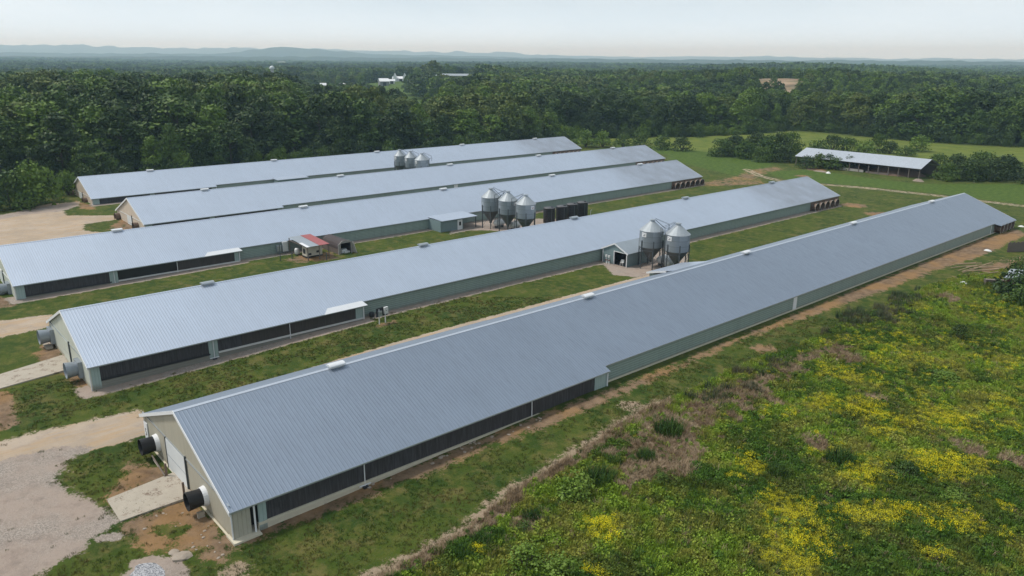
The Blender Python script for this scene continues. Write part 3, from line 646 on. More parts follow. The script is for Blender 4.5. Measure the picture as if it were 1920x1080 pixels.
# ------------------------------------------------------------------ feed bins
RIGHT = Vector((_R.x, _R.y))
def feed_bin(px, py, label, group, zc=7.62, r=1.83, sign=None, ladder=1, signc=None):
    x, y = GZ(px, py, zc); t = thing('feed_bin', label, 'feed bin', (x, y, 0), group=group)
    cd_ = Vector((-x, -y)).normalized()
    MB().lathe([(r+.02, 3.4), (r+.02, 6.0)], 36).build('bin_body', BIN, t, smooth=True)
    MB().lathe([(.22, 1.15), (r, 3.4)], 30).build('hopper', GALVD, t, smooth=True)
    rf = MB().lathe([(r+.07, 5.97), (r*.62, 6.62), (.36, 7.32)], 18).build('bin_roof', GALVR, t)
    MB().lathe([(.34, 7.28), (.34, 7.48), (.44, 7.48), (.44, 7.6), (.01, 7.68)], 18).build('lid', GALV, rf)
    MB().lathe([(r+.03, 5.92), (r+.09, 5.95), (r+.03, 5.99)], 36).build('band', GALV, t)
    for k in range(6):
        a = k*math.pi/3+.35; c_, s_ = math.cos(a)*(r+.08), math.sin(a)*(r+.08)
        MB().box(c_-.06, c_+.06, s_-.06, s_+.06, -.1, 4.5).build('leg', STEEL, t)
    br = MB()
    for k in range(6):
        a, b = k*math.pi/3+.35, (k+1)*math.pi/3+.35
        P0 = (math.cos(a)*(r+.06), math.sin(a)*(r+.06)); P1 = (math.cos(b)*(r+.06), math.sin(b)*(r+.06))
        br.tube((*P0, 2.9), (*P1, 2.9), .035, 5)
        br.tube((*P0, .5), (*P1, 2.85), .02, 4)
    br.build('leg_brace', STEEL, t)
    d = (RIGHT*ladder+cd_*.12).normalized(); n_ = Vector((-d.y, d.x)); ld = MB()
    for s in (-.2, .2):
        o = d*(r+.16)+n_*s; ld.tube((o.x, o.y, .9), (o.x, o.y, 6.25), .028, 5)
        q = d*.45+n_*s; ld.tube((o.x, o.y, 6.25), (q.x, q.y, 7.55), .028, 5)
        o2 = d*(r+.75)+n_*s*1.8; ld.tube((o2.x, o2.y, 5.6), (o2.x, o2.y, 6.9), .025, 4); ld.tube((o.x, o.y, 6.25), (o2.x, o2.y, 6.3), .025, 4); ld.tube((o2.x, o2.y, 6.9), (q.x, q.y, 7.75), .025, 4)
    for k in range(16):
        z = 1.1+k*.33; a = d*(r+.16)+n_*.2; b = d*(r+.16)-n_*.2; ld.tube((a.x, a.y, z), (b.x, b.y, z), .02, 4)
    ld.build('ladder', STEEL, t)
    MB().lathe([(.26, .9), (.26, 1.2)], 10).build('boot', STEEL, t)
    if sign is not None:
        th = rad(sign); c = Vector((-RIGHT.x, -RIGHT.y)); v = cd_*math.cos(th)+c*math.sin(th); a0 = math.atan2(v.y, v.x)
        sb = MB(); K = 5; hw_ = .22
        for k in range(K):
            a, b = a0-hw_+2*hw_*k/K, a0-hw_+2*hw_*(k+1)/K; R_ = r+.06
            sb.quad((R_*math.cos(a), R_*math.sin(a), 5.1), (R_*math.cos(b), R_*math.sin(b), 5.1), (R_*math.cos(b), R_*math.sin(b), 5.78), (R_*math.cos(a), R_*math.sin(a), 5.78))
        so_ = sb.build('sign', WHITE, t); ml = MB()
        for z, f0, f1 in ((5.58, -.6, .5), (5.42, -.2, .6), (5.28, -.5, .4)):
            a, b = a0+hw_*f0, a0+hw_*f1; R_ = r+.068
            ml.quad((R_*math.cos(a), R_*math.sin(a), z-.045), (R_*math.cos(b), R_*math.sin(b), z-.045), (R_*math.cos(b), R_*math.sin(b), z+.045), (R_*math.cos(a), R_*math.sin(a), z+.045))
        ml.build('sign_marks', signc or STEEL, so_)
    return t
GALVR = plain('galvanized_cone', (.34, .375, .40), .55, .25, .14)
GALVD = plain('dull_galvanized_hopper', (.15, .16, .17), .5, .5, .15)
gb = 'galvanized feed bins on legs'
feed_bin(1223.5, 411, 'galvanized feed bin beside the small green shed, left of its pair', gb, sign=42, ladder=1)
feed_bin(1272.5, 418, 'galvanized feed bin on the right of the pair beside the small green shed', gb, sign=46, ladder=-1)
feed_bin(920, 352.5, 'left feed bin of the three beside the black tanks', gb, r=1.75, ladder=1)
feed_bin(952.5, 358, 'middle feed bin with red sign, between two bins by the black tanks', gb, r=1.78, sign=-50, ladder=-1, signc=RUST)
feed_bin(986, 364.5, 'feed bin with white sign standing closest to the black tanks', gb, r=1.83, sign=-42, ladder=-1, signc=RUST)
feed_bin(749, 280, 'leftmost feed bin of the three beside the farthest poultry house', gb, r=1.5, sign=45, ladder=1)
feed_bin(769, 283, 'middle feed bin of the three beside the farthest poultry house', gb, r=1.5, sign=45, ladder=1)
feed_bin(790.5, 287, 'rightmost and widest feed bin of the three beside the farthest poultry house', gb, r=1.83, sign=50, ladder=1)
def gas_tank(px, py, label, ln=2.6, r=.62, rz=90):
    x, y = G(px, py); t = thing('gas_tank', label, 'gas tank', (x, y, 0), rad(rz), 'white tanks among the feed bin legs')
    prof = [(.01, -ln/2), (r*.55, -ln/2+.1), (r*.87, -ln/2+.28), (r, -ln/2+.55), (r, ln/2-.55), (r*.87, ln/2-.28), (r*.55, ln/2-.1), (.01, ln/2)]
    xf(MB().lathe(prof, 20), Matrix.Translation((0, 0, 1.0)) @ Matrix.Rotation(rad(90), 4, 'Y')).build('tank_shell', TANKW, t, smooth=True)
    for s in (-.7, .7): MB().box(s-.08, s+.08, -.4, .4, -.1, .5).build('foot', STEEL, t)
    MB().lathe([(.2, 1.6), (.2, 1.78), (.01, 1.82)], 10).build('valve_dome', TANKW, t)
gas_tank(1243, 497, 'white tank with rounded ends under the bins beside the green shed, left one')
gas_tank(1256, 503, 'white tank with rounded ends under the bins beside the green shed, right one')
gas_tank(936, 426, 'white tank behind the legs of the left bin near the black tanks')
gas_tank(966, 430, 'white tank behind the legs of the middle bin near the black tanks')
# ------------------------------------------------------------------ black water tanks
TTOP = plain('lit_black_top', (.085, .085, .09), .6, 0, .3)  # paler than the tank body: light on the tops put into the colour
for i, (px, py) in enumerate(((1030, 388.5), (1053.5, 385.5), (1072.5, 381.5), (1092, 378))):
    x, y = GZ(px, py, 3.1); lab = ['leftmost black plastic tank, nearest the feed bins', 'second black tank in the row from the feed bins', 'third black tank in the row from the feed bins', 'last black tank in the row, farthest from the feed bins'][i]
    t = thing('water_tank', lab, 'water tank', (x, y, 0), group='black plastic tanks in a row'); prof = []
    r = 1.17
    for k in range(9): z = k*.33; prof += [(r, z), (r, z+.27), (r-.03, z+.29), (r-.03, z+.32)]
    MB().lathe(prof+[(r, 2.97), (r*.96, 3.02)], 32).build('tank_body', BLACKP, t)
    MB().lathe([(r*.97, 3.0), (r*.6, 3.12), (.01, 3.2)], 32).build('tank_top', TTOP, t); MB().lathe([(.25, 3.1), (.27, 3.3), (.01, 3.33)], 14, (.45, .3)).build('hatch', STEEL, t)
    MB().tube((r+.04, -.5, .1), (r+.04, -.5, 2.8), .05, 6).build('fill_pipe', STEEL, t)
x, y = G(1107, 406); tag(MB().tube((0, 0, -.1), (0, 0, 1.3), .06, 8).tube((0, 0, 1.3), (.25, .1, 1.55), .05, 6).build('standpipe', WHITE, loc=(x, y, 0)), 'thin white standpipe in the grass right of the black tanks', 'pipe')
# ------------------------------------------------------------------ control shed beside the second house
t = thing('control_shed', 'small green metal shed with white trim and dark open doorway beside two feed bins', 'shed', (-78.05, 89.8, 0))
fx, fe_ = 2.5, 2.3; pk = 3.42; ln = 6.0
MB().box(-fx, -.1-.05, 0, .08, -.1, fe_+.0).prism([(-fx, 0, fe_), (0, 0, pk), (fx, 0, fe_)], (0, .08, 0)).box(-.1-.05, fx-.2, .003, .077, 2.12, fe_).build('front_wall', SHEDG, t)
MB().box(fx-.08, fx, .1, ln, -.1, fe_).build('side_wall', SHEDGY, t)
MB().box(-fx, -fx+.08, .1, ln, -.1, fe_).build('side_wall', SHEDGY, t)
MB().box(-fx+.1, fx-.1, ln-.08, ln, -.1, fe_).build('back_wall', SHEDG, t)
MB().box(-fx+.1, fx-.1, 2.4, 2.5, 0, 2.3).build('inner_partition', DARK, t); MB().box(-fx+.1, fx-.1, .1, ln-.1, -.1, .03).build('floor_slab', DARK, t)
rf = MB().prism([(0, -.15, pk+.06), (fx+.3, -.15, fe_-.1), (fx+.3, -.15, fe_-.16), (0, -.15, pk-.0), (-fx-.3, -.15, fe_-.16), (-fx-.3, -.15, fe_-.1)], (0, ln+.3, 0)).build('roof', ribbed('shed_roof_metal', (.40, .45, .49), 'Y', .3, metal=.5), t)
for yy in (-.2, ln+.15):
    for s in (1, -1): MB().prism([(0, yy, pk+.08), (s*(fx+.32), yy, fe_-.08), (s*(fx+.32), yy, fe_-.3), (0, yy, pk-.14)][::s], (0, .05, 0)).build('barge_board', WHITE, rf)
for x0 in (-fx-.04, fx-.1): MB().box(x0, x0+.14, -.05, -.003, -.1, fe_-.12).build('corner_trim', WHITE, t)
MB().box(-.2, -.08, -.045, .1, -.1, 2.25).build('door_jamb', WHITE, t); MB().box(-.08, fx-.1, -.045, .0, 2.12, 2.22).build('door_head', WHITE, t)
# white chair in the doorway
t = thing('plastic_chair', 'white plastic chair standing in the dark doorway of the green shed', 'chair', (-76.85, 90.25, .03), rad(15))
MB().box(-.25, .25, -.25, .25, .42, .46).build('seat', TANKW, t); MB().box(-.25, .25, .2, .25, .46, .9).build('backrest', TANKW, t)
for a in (-.22, .22):
    for b in (-.22, .22): MB().box(a-.025, a+.025, b-.025, b+.025, 0, .42).build('leg', TANKW, t)
    MB().box(a-.03, a+.03, -.25, .22, .64, .68).build('armrest', TANKW, t)
for i, (px, py) in enumerate(((1136.5, 493.5), (1141.5, 495))):
    x, y = G(px, py); t = thing('gas_regulator', ['white regulator riser by the green shed wall, nearer the white corner trim', 'white regulator riser by the green shed wall, nearer the doorway'][i], 'pipe riser', (x, y, 0), group='pipe risers at the shed')
    MB().tube((0, 0, 0), (0, 0, 1.15), .045, 6).tube((0, 0, .6), (.3, -.25, .05), .035, 6).build('riser_pipe', TANKW, t); MB().box(-.14, .14, -.12, .12, 1.1, 1.42).build('regulator_box', TANKW, t); MB().lathe([(.16, .55), (.16, .66)], 10).build('flange', RUST, t)
# ------------------------------------------------------------------ generator shelter, generator, old quonset
t = thing('open_shelter', 'open lean-to shelter with grey, red and white roofing sheets beside the middle house', 'shelter', (-113.8, 55.4, 0))
def sh(x0, x1, y0, y1, dz, nm, m_): 
    z = lambda x: 2.75-.07*(x+3.6)+dz
    MB().prism([(x0, y0, z(x0)), (x1, y0, z(x1)), (x1, y1, z(x1)), (x0, y1, z(x0))], (0, 0, .04)).build(nm, m_, t)
sh(-3.4, 3.2, -1.9, .3, 0, 'roof_sheet', GALV); sh(-3.3, 3.3, .25, 2.0, .045, 'red_roof_sheet', plain('faded_red_sheet', (.36, .10, .10), .55, .1, .15)); sh(.6, 3.35, -2.0, -1.45, .045, 'white_roof_sheet', WHITE)
for a in (-3.3, 3.2):
    for b in (-1.8, .2, 1.85): MB().box(a-.06, a+.06, b-.06, b+.06, -.2, 2.7-.07*(a+3.6)).build('post', WOODG, t)
MB().box(-3.4, 3.1, -1.85, -1.75, 2.2, 2.32).box(-3.4, 3.1, 1.8, 1.9, 2.15, 2.28).build('beam', WOODG, t)
t = thing('generator', 'cream generator cabinet with dark vents under the open shelter', 'generator', (-113.0, 55.6, 0))
MB().box(-.75, .75, -1.45, 1.35, .35, 1.9).build('cabinet', plain('cream_paint', (.62, .58, .48), .5, 0, .06), t); MB().box(-.7, .7, -1.5, 1.4, .12, .35).build('skid', DARK, t)
for a, b, c in ((-1.1, .5, .55), (.3, .75, .5)): MB().box(.75, .77, a, a+.5, b, b+.35).build('vent', DARK, t)
MB().box(-.4, .4, -1.47, -1.45, .7, 1.5).build('vent', DARK, t)
t = thing('pressure_tank', 'small round white tank standing left of the cream generator', 'tank', (-115.3, 54.0, 0)); MB().lathe([(.3, .2), (.42, .4), (.42, 1.0), (.3, 1.2), (.01, 1.26)], 16).build('tank_shell', TANKW, t, smooth=True); MB().box(-.3, .3, -.3, .3, 0, .22).build('stand', DARK, t)
for i, (yy, h0, h1, ww) in enumerate(((51.9, .6, 1.6, .8), (53.0, .45, 2.05, .9))):
    t = thing('electrical_cabinet', ['smaller grey white cabinet on the green wall, left of the shelter', 'taller pale cabinet on the green wall beside the shelter'][i], 'electrical box', (-117.75, yy, 0), group='cabinets on the middle house wall')
    MB().box(0, .35, -ww/2, ww/2, h0, h1).build('cabinet', [GREYP, WHITE2][i], t); MB().box(.35, .37, -ww/2+.08, ww/2-.08, h0+.08, h1-.08).build('door', [GALV, TANKW][i], t); MB().tube((.15, 0, -.1), (.15, 0, h0), .04, 6).build('conduit', STEEL, t)
for px, py, h, lab in ((526, 489, 2.9, 'tall dark post in front of the wall cabinets'), (548, 486, 1.2, 'short dark post between cabinets and shelter'), (612.5, 488, 1.3, 'short dark post right of the shelter front')):
    x, y = G(px, py); tag(MB().box(-.05, .05, -.05, .05, -.2, h).box(-.07, .07, -.07, .07, h, h+.03).build('steel_post', STEEL, loc=(x, y, 0)), lab, 'post')
t = thing('arched_shed', 'old arched shed with dark brown curved roof and broken grey open front', 'shed', (-114.0, 60.7, 0))
W_, Ht = 1.4, 2.3
arc = [(W_*math.cos(a)*(1 if math.sin(a) > .3 else 1.0), Ht*(.42+.58*math.sin(a))) for a in [math.pi*i/10 for i in range(11)]]
outer = [(W_, 0.0)]+[(p[0], p[1]) for p in arc]+[(-W_, 0.0)]
s_ = MB()
for (a, b), (c, d) in zip(outer[1:-2], outer[2:-1]): s_.quad((-3.1, a, b), (2.8, a, b), (2.8, c, d), (-3.1, c, d)); s_.quad((-3.1, a*.94, b*.96), (-3.1, c*.94, d*.96), (2.8, c*.94, d*.96), (2.8, a*.94, b*.96))
s_.build('curved_roof', BROWN, t)
MB().box(-3.05, 2.75, W_-.1, W_-.02, -.1, 1.0).box(-3.05, 2.75, -W_+.02, -W_+.1, -.1, 1.0).build('side_boards', WOODG, t)
MB().prism([(-3.1, p[0]*.98, p[1]) for p in outer], (.06, 0, 0)).build('back_wall', WOODG, t)
MB().box(2.7, 2.86, W_-.5, W_, -.1, 1.75).box(2.7, 2.86, -W_, -W_+.45, -.1, 1.75).prism([(2.7, W_-.1, 1.7), (2.7, .7, 2.25), (2.7, -.7, 2.25), (2.7, -W_+.1, 1.7), (2.7, -.7, 1.85), (2.7, .7, 1.85)], (.16, 0, 0)).build('front_frame', plain('grey_boards', (.30, .28, .26), .85, 0, .2, 3), t)
MB().prism([(2.8, W_+.05, 0), (3.6, W_+.3, -.1), (3.1, W_-.1, 1.9), (2.85, W_-.1, 1.9)], (0, -.1, 0)).build('leaning_panel', plain('pale_board', (.42, .40, .36), .8), t)
MB().box(1.6, 2.4, -.6, .4, 0, .7).box(1.9, 2.6, -.2, .8, 0, .35).build('stored_junk', TANKW, t)
# meter boxes beside the second house
x, y = G(716, 607); t = thing('meter_stand', 'pair of meter boxes on white posts in the grass beside the second house', 'meter boxes', (x, y, 0), rad(4))
for a in (-.35, .55): MB().box(-.05, .05, a-.05, a+.05, -.3, 1.9).build('post', TANKW, t)
MB().box(-.06, -.02, -.75, .95, .95, 2.05).build('back_board', DARK, t)
for a, b, c, d, m_ in ((-.55, -.05, 1.05, 1.7, GALV), (.3, .85, 1.2, 2.05, TANKW)):
    bx = MB().box(.02, .25, a, b, c, d).build('meter_box', m_, t); MB().lathe([(.09, 0), (.09, .05)], 10).build('dial', DARK, bx, loc=(.26, (a+b)/2, (c+d)/2))
x, y = -80.45, 47.0; tag(MB().lathe([(.3, -.1), (.34, .2), (.3, .55), (.01, .58)], 14).build('pump', DARK, loc=(x, y, 0)), 'dark small pump by the end of the pad wall', 'pump')
# ------------------------------------------------------------------ small things around the front gables
for px, py, lab in ((313, 895, 'dark steel bollard at the left side of the white gable door'), (346, 931, 'dark steel bollard at the right side of the white gable door')):
    x, y = G(px, py); tag(MB().tube((0, 0, -1.2), (0, 0, .42), .085, 10).build('bollard', FANB, loc=(x, y, 0)), lab, 'bollard', 'bollards at the gable door')
a, b = G(287, 868), G(310, 897); tag(MB().tube((a[0], a[1], -.1), (b[0], b[1], -.55), .06, 8).build('wooden_pole', WOODG), 'thin brown pole leaning below the left black fan cone', 'pole')
a, b = G(289, 868), G(299, 876); tag(MB().tube((a[0], a[1], -.45), (b[0], b[1], -.85), .07, 8).build('broken_stake', CONC), 'short pale broken stake below the left black fan cone', 'stake')
a, b = G(379, 952), G(377, 950); tag(MB().box(-.12, .12, -.25, .25, -1.0, -.35).build('concrete_block', CONC, loc=(-51.3, 15.1, 0)), 'pale block on the dirt under the right black fan cone', 'block')
x, y = G(90, 650); tag(MB().box(-1.0, 1.0, -.35, .35, -.9, -.55).build('concrete_step', CONC, loc=(x, y, 0)), 'flat pale slab on the dirt below the second house fan hood', 'slab')
x, y = G(142, 706); tag(MB().box(-.5, .5, -.35, .35, -.9, -.25).build('concrete_block', CURB, loc=(x+.6, y+.7, 0)), 'cream block beneath the right grey fan hood of the second house', 'block')
def rock(r, seed):
    bm = __import__('bmesh').new(); __import__('bmesh').ops.create_icosphere(bm, subdivisions=2, radius=r); q = random.Random(seed)
    for v in bm.verts: k = 1+q.uniform(-.18, .18); v.co = Vector((v.co.x*k*1.25, v.co.y*k, v.co.z*k*.45))
    me = D.meshes.new('rock'); bm.to_mesh(me); bm.free(); me.materials.append(STONE); return me
rocks = [(326, 1037, .34, 'small round pale rock beside the gravel heap at the lower left'), (339, 1045, .55, 'large flat pale rock beside the gravel heap at the lower left')]
rk = [rock(1, k) for k in range(3)]
def put_rock(px, py, r, lab, grp, k):
    x, y = G(px, py); o = D.objects.new('rock', rk[k % 3]); COL.objects.link(o); o.scale = (r, r, r); o.rotation_euler = (0, 0, k*1.3); o.location = (x, y, float(hf(x, y))+.02); tag(o, lab, 'rock', grp)
for k, (a, b, r, l) in enumerate(rocks): put_rock(a, b, r, l, None, k)
for k in range(46):
    f = rnd.random(); px = 470+f*620; py = 985-f*235+rnd.uniform(2, 15); put_rock(px, py, rnd.uniform(.06, .16), 'small tan stone in the bare soil along the nearest house pad wall', 'small stones along the nearest house', k)
for k in range(24):
    px = rnd.uniform(250, 420); py = 945+(px-250)*.33+rnd.uniform(-15, 50); put_rock(px, py, rnd.uniform(.05, .12), 'small stone scattered on the brown soil in front of the nearest gable', 'small stones before the nearest gable', k)
# ------------------------------------------------------------------ open stack shed
t = thing('stack_shed', 'long open sided shed with grey metal roof on posts and heaps of litter inside', 'shed', (-104.4, 230.5, 0))
hwx, ey, pz, ez = 18.8, 6.6, 4.95, 2.8
rf = MB().prism([(-hwx, 0, pz), (-hwx, -ey, ez), (-hwx, -ey, ez-.06), (-hwx, 0, pz-.06), (-hwx, ey, ez-.06), (-hwx, ey, ez)], (hwx*2, 0, 0)).build('roof', ribbed('stack_roof', (.56, .60, .65), 'X', .305, metal=.55, rough=.42, lf=.3), t)
for a in range(14):
    xx = -hwx+.4+a*(2*hwx-.8)/13
    for s in (-1, 1): MB().box(xx-.1, xx+.1, s*(ey-.4)-.1, s*(ey-.4)+.1, -.4, ez+.02).build('post', WOODG, t)
    MB().prism([(xx, -ey+.3, ez-.25), (xx, 0, pz-.4), (xx, ey-.3, ez-.25), (xx, ey-.3, ez-.1), (xx, 0, pz-.1), (xx, -ey+.3, ez-.1)], (.08, 0, 0)).build('truss', WOODG, t)
MB().box(-hwx+.2, hwx-.2, -ey+.25, -ey+.35, ez-.25, ez-.08).box(-hwx+.2, hwx-.2, ey-.35, ey-.25, ez-.25, ez-.08).build('beam', WOODG, t)
MB().box(-4.2, 2.8, -ey+.42, -ey+.5, .1, .8).build('low_boards', plain('pale_low_boards', (.36, .34, .31), .8), t)
MB().box(-hwx+.4, hwx-.4, ey-.3, ey-.22, -.4, 2.5).build('added_dark_backing', WOODG, t)  # added dark screen where the shed is open behind, to darken its interior
MB().box(3.5, 10, -ey+.42, -ey+.5, -.2, .55).build('low_boards', WOODG, t)
def heap(cx, cy, rx, ry, h, seed, m_, name, parent=None, n=26):
    V = []; Fh = []
    for i in range(n):
        for j in range(n):
            u, v = i/(n-1)*2-1, j/(n-1)*2-1; d = math.hypot(u, v)
            z = h*max(0, 1-d**1.6)*(.75+.5*float(fbm(u*2.5+seed, v*2.5, 0, 4)))-.12; V.append((cx+u*rx, cy+v*ry, z))
    for i in range(n-1):
        for j in range(n-1): Fh.append((i*n+j, (i+1)*n+j, (i+1)*n+j+1, i*n+j+1))
    me = mesh_np(name, V, Fh, m_, smooth=True); o = D.objects.new(name, me); COL.objects.link(o)
    if parent: o.parent = parent
    return o
LIT2 = plain('pale_rubble', (.26, .21, .17), .95, 0, .4, 2, .6)
LIT = plain('brown_litter', (.13, .085, .06), .95, 0, .3, 1.2, .6)
hp = heap(0, 0, 8.5, 6.1, 2.6, 3, LIT, 'litter_heap'); hp.location = (-94.8, 230.0, 0); tag(hp, 'brown litter heap under the right half of the open shed', 'litter heap')
hp = heap(0, 0, 5.5, 5.6, 2.1, 5, LIT, 'litter_heap'); hp.location = (-107.5, 230.5, 0); tag(hp, 'smaller brown litter heap under the middle of the open shed', 'litter heap')
x, y = G(1722, 340); hp = heap(0, 0, 1.7, 1.0, .9, 9, LIT2, 'rubble_heap', n=16); hp.location = (x, y, 0); tag(hp, 'pale rubble heap at the right front corner of the open shed', 'rubble')
x, y = G(1540, 322); hp = heap(0, 0, 3.2, 1.2, .5, 12, LIT2, 'rubble_heap', n=18); hp.location = (x, y, 0); tag(hp, 'pale rubble patch on the grass left of the open shed', 'rubble')
x, y = G(1553, 325); hp = heap(0, 0, .9, .6, .7, 2, TANKW, 'white_bag', n=10); hp.location = (x, y, 0); tag(hp, 'white bag lying beside the pale rubble left of the open shed', 'bag')
def gravelmat():
    m, n, p = mat('blue_gravel'); v = opos(n); vo = N(n, 'TexVoronoi', {'Vector': v, 'Scale': 13.}); c = mix(n, N(n, 'SeparateColor', {0: vo.outputs['Color']}).outputs[0], (.12, .125, .14), (.50, .50, .52))
    n.links.new(c, p.inputs['Base Color']); p.inputs['Roughness'].default_value = .9; b = N(n, 'Bump', {'Height': vo.outputs['Distance'], 'Strength': .8, 'Distance': .05}); n.links.new(b.outputs[0], p.inputs['Normal']); return m
x, y = G(275, 1078); hp = heap(0, 0, 2.3, 1.7, .22, 7, gravelmat(), 'gravel_heap', n=40); hp.location = (x, y, -.8); tag(hp, 'low heap of blue grey gravel at the lower left', 'gravel heap')
# ------------------------------------------------------------------ right hand edge: shack, boards, poles
x, y = G(1872, 546); t = thing('old_shack', 'old red shack with pale metal roof half hidden by bushes at the right edge', 'shack', (x+2.4, y+3.2, 0), rad(8))
MB().box(-2.2, 2.6, -2.2, 2.6, -.3, 2.0).build('walls', plain('red_boards', (.17, .055, .04), .85, 0, .3, 3), t)
MB().prism([(-2.6, -2.6, 2.05), (3.0, -2.6, 2.4), (3.0, 3.0, 2.6), (-2.6, 3.0, 2.2)], (0, 0, .06)).build('roof', GALV, t); MB().box(-2.22, -2.2, -1.2, -.2, 0, 1.7).build('door', WOODG, t)
x, y = G(1888, 473); t = thing('board_fence', 'grey vertical board fence standing on the grass near the right edge', 'fence', (x, y, 0), rad(62))
for k in range(16): MB().box(k*.28, k*.28+.25, 0, .04, -.1, 1.7+.12*math.sin(k*2.1)).build('board', WOODG, t)
MB().box(-.1, 4.6, .045, .1, .4, .5).box(-.1, 4.6, .045, .1, 1.2, 1.3).build('rail', WOODG, t)
x, y = G(1862, 534); t = thing('plank_stack', 'low stack of weathered grey planks beside the red shack', 'planks', (x, y, 0), rad(40))
for k in range(4): MB().box(-1.2, 1.2+.1*k, -.5+.04*k, .4, k*.22, k*.22+.15).build('plank', WOODG, t)
x, y = G(1822, 508); t = thing('pole_pile', 'loose pile of long pale poles lying on bare soil near the right edge', 'poles', (x, y, 0))
STR = plain('pale_pole_wood', (.36, .27, .17), .9, 0, .25, 3)
for k in range(16):
    a = rad(60)+rnd.uniform(-.35, .35); l = rnd.uniform(2.5, 5.5); ox, oy = rnd.uniform(-2, 3), rnd.uniform(-2.5, 3.5)
    MB().tube((ox-math.cos(a)*l/2, oy-math.sin(a)*l/2, .1+rnd.random()*.4), (ox+math.cos(a)*l/2, oy+math.sin(a)*l/2, .15+rnd.random()*.7), .07, 6).build('pole', STR, t)
for k, (px, py) in enumerate(((1852, 470), (1858, 425), (1915, 425), (1806, 531))):
    x, y = G(px, py); hp = heap(0, 0, .8, .5, .4, k, TANKW, 'debris_sheet', n=8); hp.location = (x, y, 0); tag(hp, ['small white scrap on the grass below the board fence', 'small white scrap near the far fans of the nearest house', 'white scrap at the right edge beyond the nearest house', 'small pale scrap beside the pole pile'][k], 'scrap')
# ------------------------------------------------------------------ far farm buildings
def barn(px, dist, ln, wd, h, rh, rz, label, wallm=FARG, roofm=FARW, z=0., name='far_barn', spires=0):
    x, y = PD(px, dist); z = float(hf(x, y))+z; t = thing(name, label, 'barn', (x, y, z), rz)
    MB().box(-ln/2, ln/2, -wd/2, wd/2, -2, h).prism([(-ln/2, -wd/2, h), (-ln/2, wd/2, h), (-ln/2, 0, h+rh-.1)][::-1], (ln, 0, 0)).build('walls', wallm, t)
    rf = MB().prism([(-ln/2-.5, 0, h+rh+.1), (-ln/2-.5, -wd/2-.6, h-.1), (-ln/2-.5, -wd/2-.6, h-.3), (-ln/2-.5, 0, h+rh-.1), (-ln/2-.5, wd/2+.6, h-.3), (-ln/2-.5, wd/2+.6, h-.1)], (ln+1, 0, 0)).build('roof', roofm, t)
    for k in range(spires):
        xx = -ln/2+ln*(.15+.6*k); MB().box(xx-1.6, xx+1.6, -wd/2-3.5, -wd/2+2, -1, h+1.5).prism([(xx-1.9, -wd/2-3.8, h+1.5), (xx+1.9, -wd/2-3.8, h+1.5), (xx, -wd/2-3.8, h+5.6)], (0, 6, 0)).build('dormer', FARW, t)
    MB().box(-1.6, 1.6, -wd/2-.12, -wd/2-.02, -1, h*.7).build('door', DARK, t)
vr = lambda px: math.atan2(raydir(px, 110).y, raydir(px, 110).x)-math.pi/2
barn(717.5, 800, 9, 10, 3.6, 2.6, vr(716)+.2, 'grey walled barn with bright white roof in the distant farm')
barn(751, 850, 17, 9, 2.2, 2., vr(750)-.1, 'long white farmhouse with two pointed gables in the distant farm', FARW, FARW, name='far_farmhouse', spires=2)
barn(733, 815, 6, 5, 2, 1.4, vr(730), 'low white outbuilding between grey barn and distant white farmhouse', FARW)
barn(648, 800, 13, 7, 2.4, 2., vr(640), 'long white barn between trees left of the distant farm', FARW, z=0)
barn(603, 780, 5, 6, 2.6, 1.8, vr(600), 'small white barn between trees, left of the long white barn', FARW, z=2)
barn(492, 760, 9, 8, 3, 2, vr(490), 'small white barn below and left of the domed silo', FARW, z=2)
barn(558, 800, 10, 8, 3, 2, vr(560), 'small white barn right of the domed silo', FARW, z=2)
barn(849, 830, 37, 8, 1.4, 1.8, vr(850)+.12, 'very long pale greenhouse roof in the far woods', FARG, plain('dull_white_roof', (.34, .38, .41), .6), z=0, name='far_greenhouse')
barn(527, 2600, 26, 14, 6, 4, vr(527), 'tiny white building on the far wooded plain below the dark hill', FARW, z=8)
barn(1008, 900, 12, 8, 4, 2.5, vr(1008), 'tiny pale roof among trees right of the greenhouse', FARG, FARW, z=7)
x, y = PD(508.5, 770); t = thing('silo', 'pale domed silo rising above the trees on the left', 'silo', (x, y, float(hf(x, y))+3.0))
MB().lathe([(1.5, -6), (1.5, 17.6)], 20).build('silo_body', plain('silo_concrete', (.42, .45, .45), .8), t, smooth=True); MB().lathe([(2.3, 17.4), (2.4, 18), (2.1, 19.1), (1.2, 20.0), (.01, 20.4)], 20).build('dome', plain('silo_dome', (.52, .56, .57), .5), t, smooth=True)
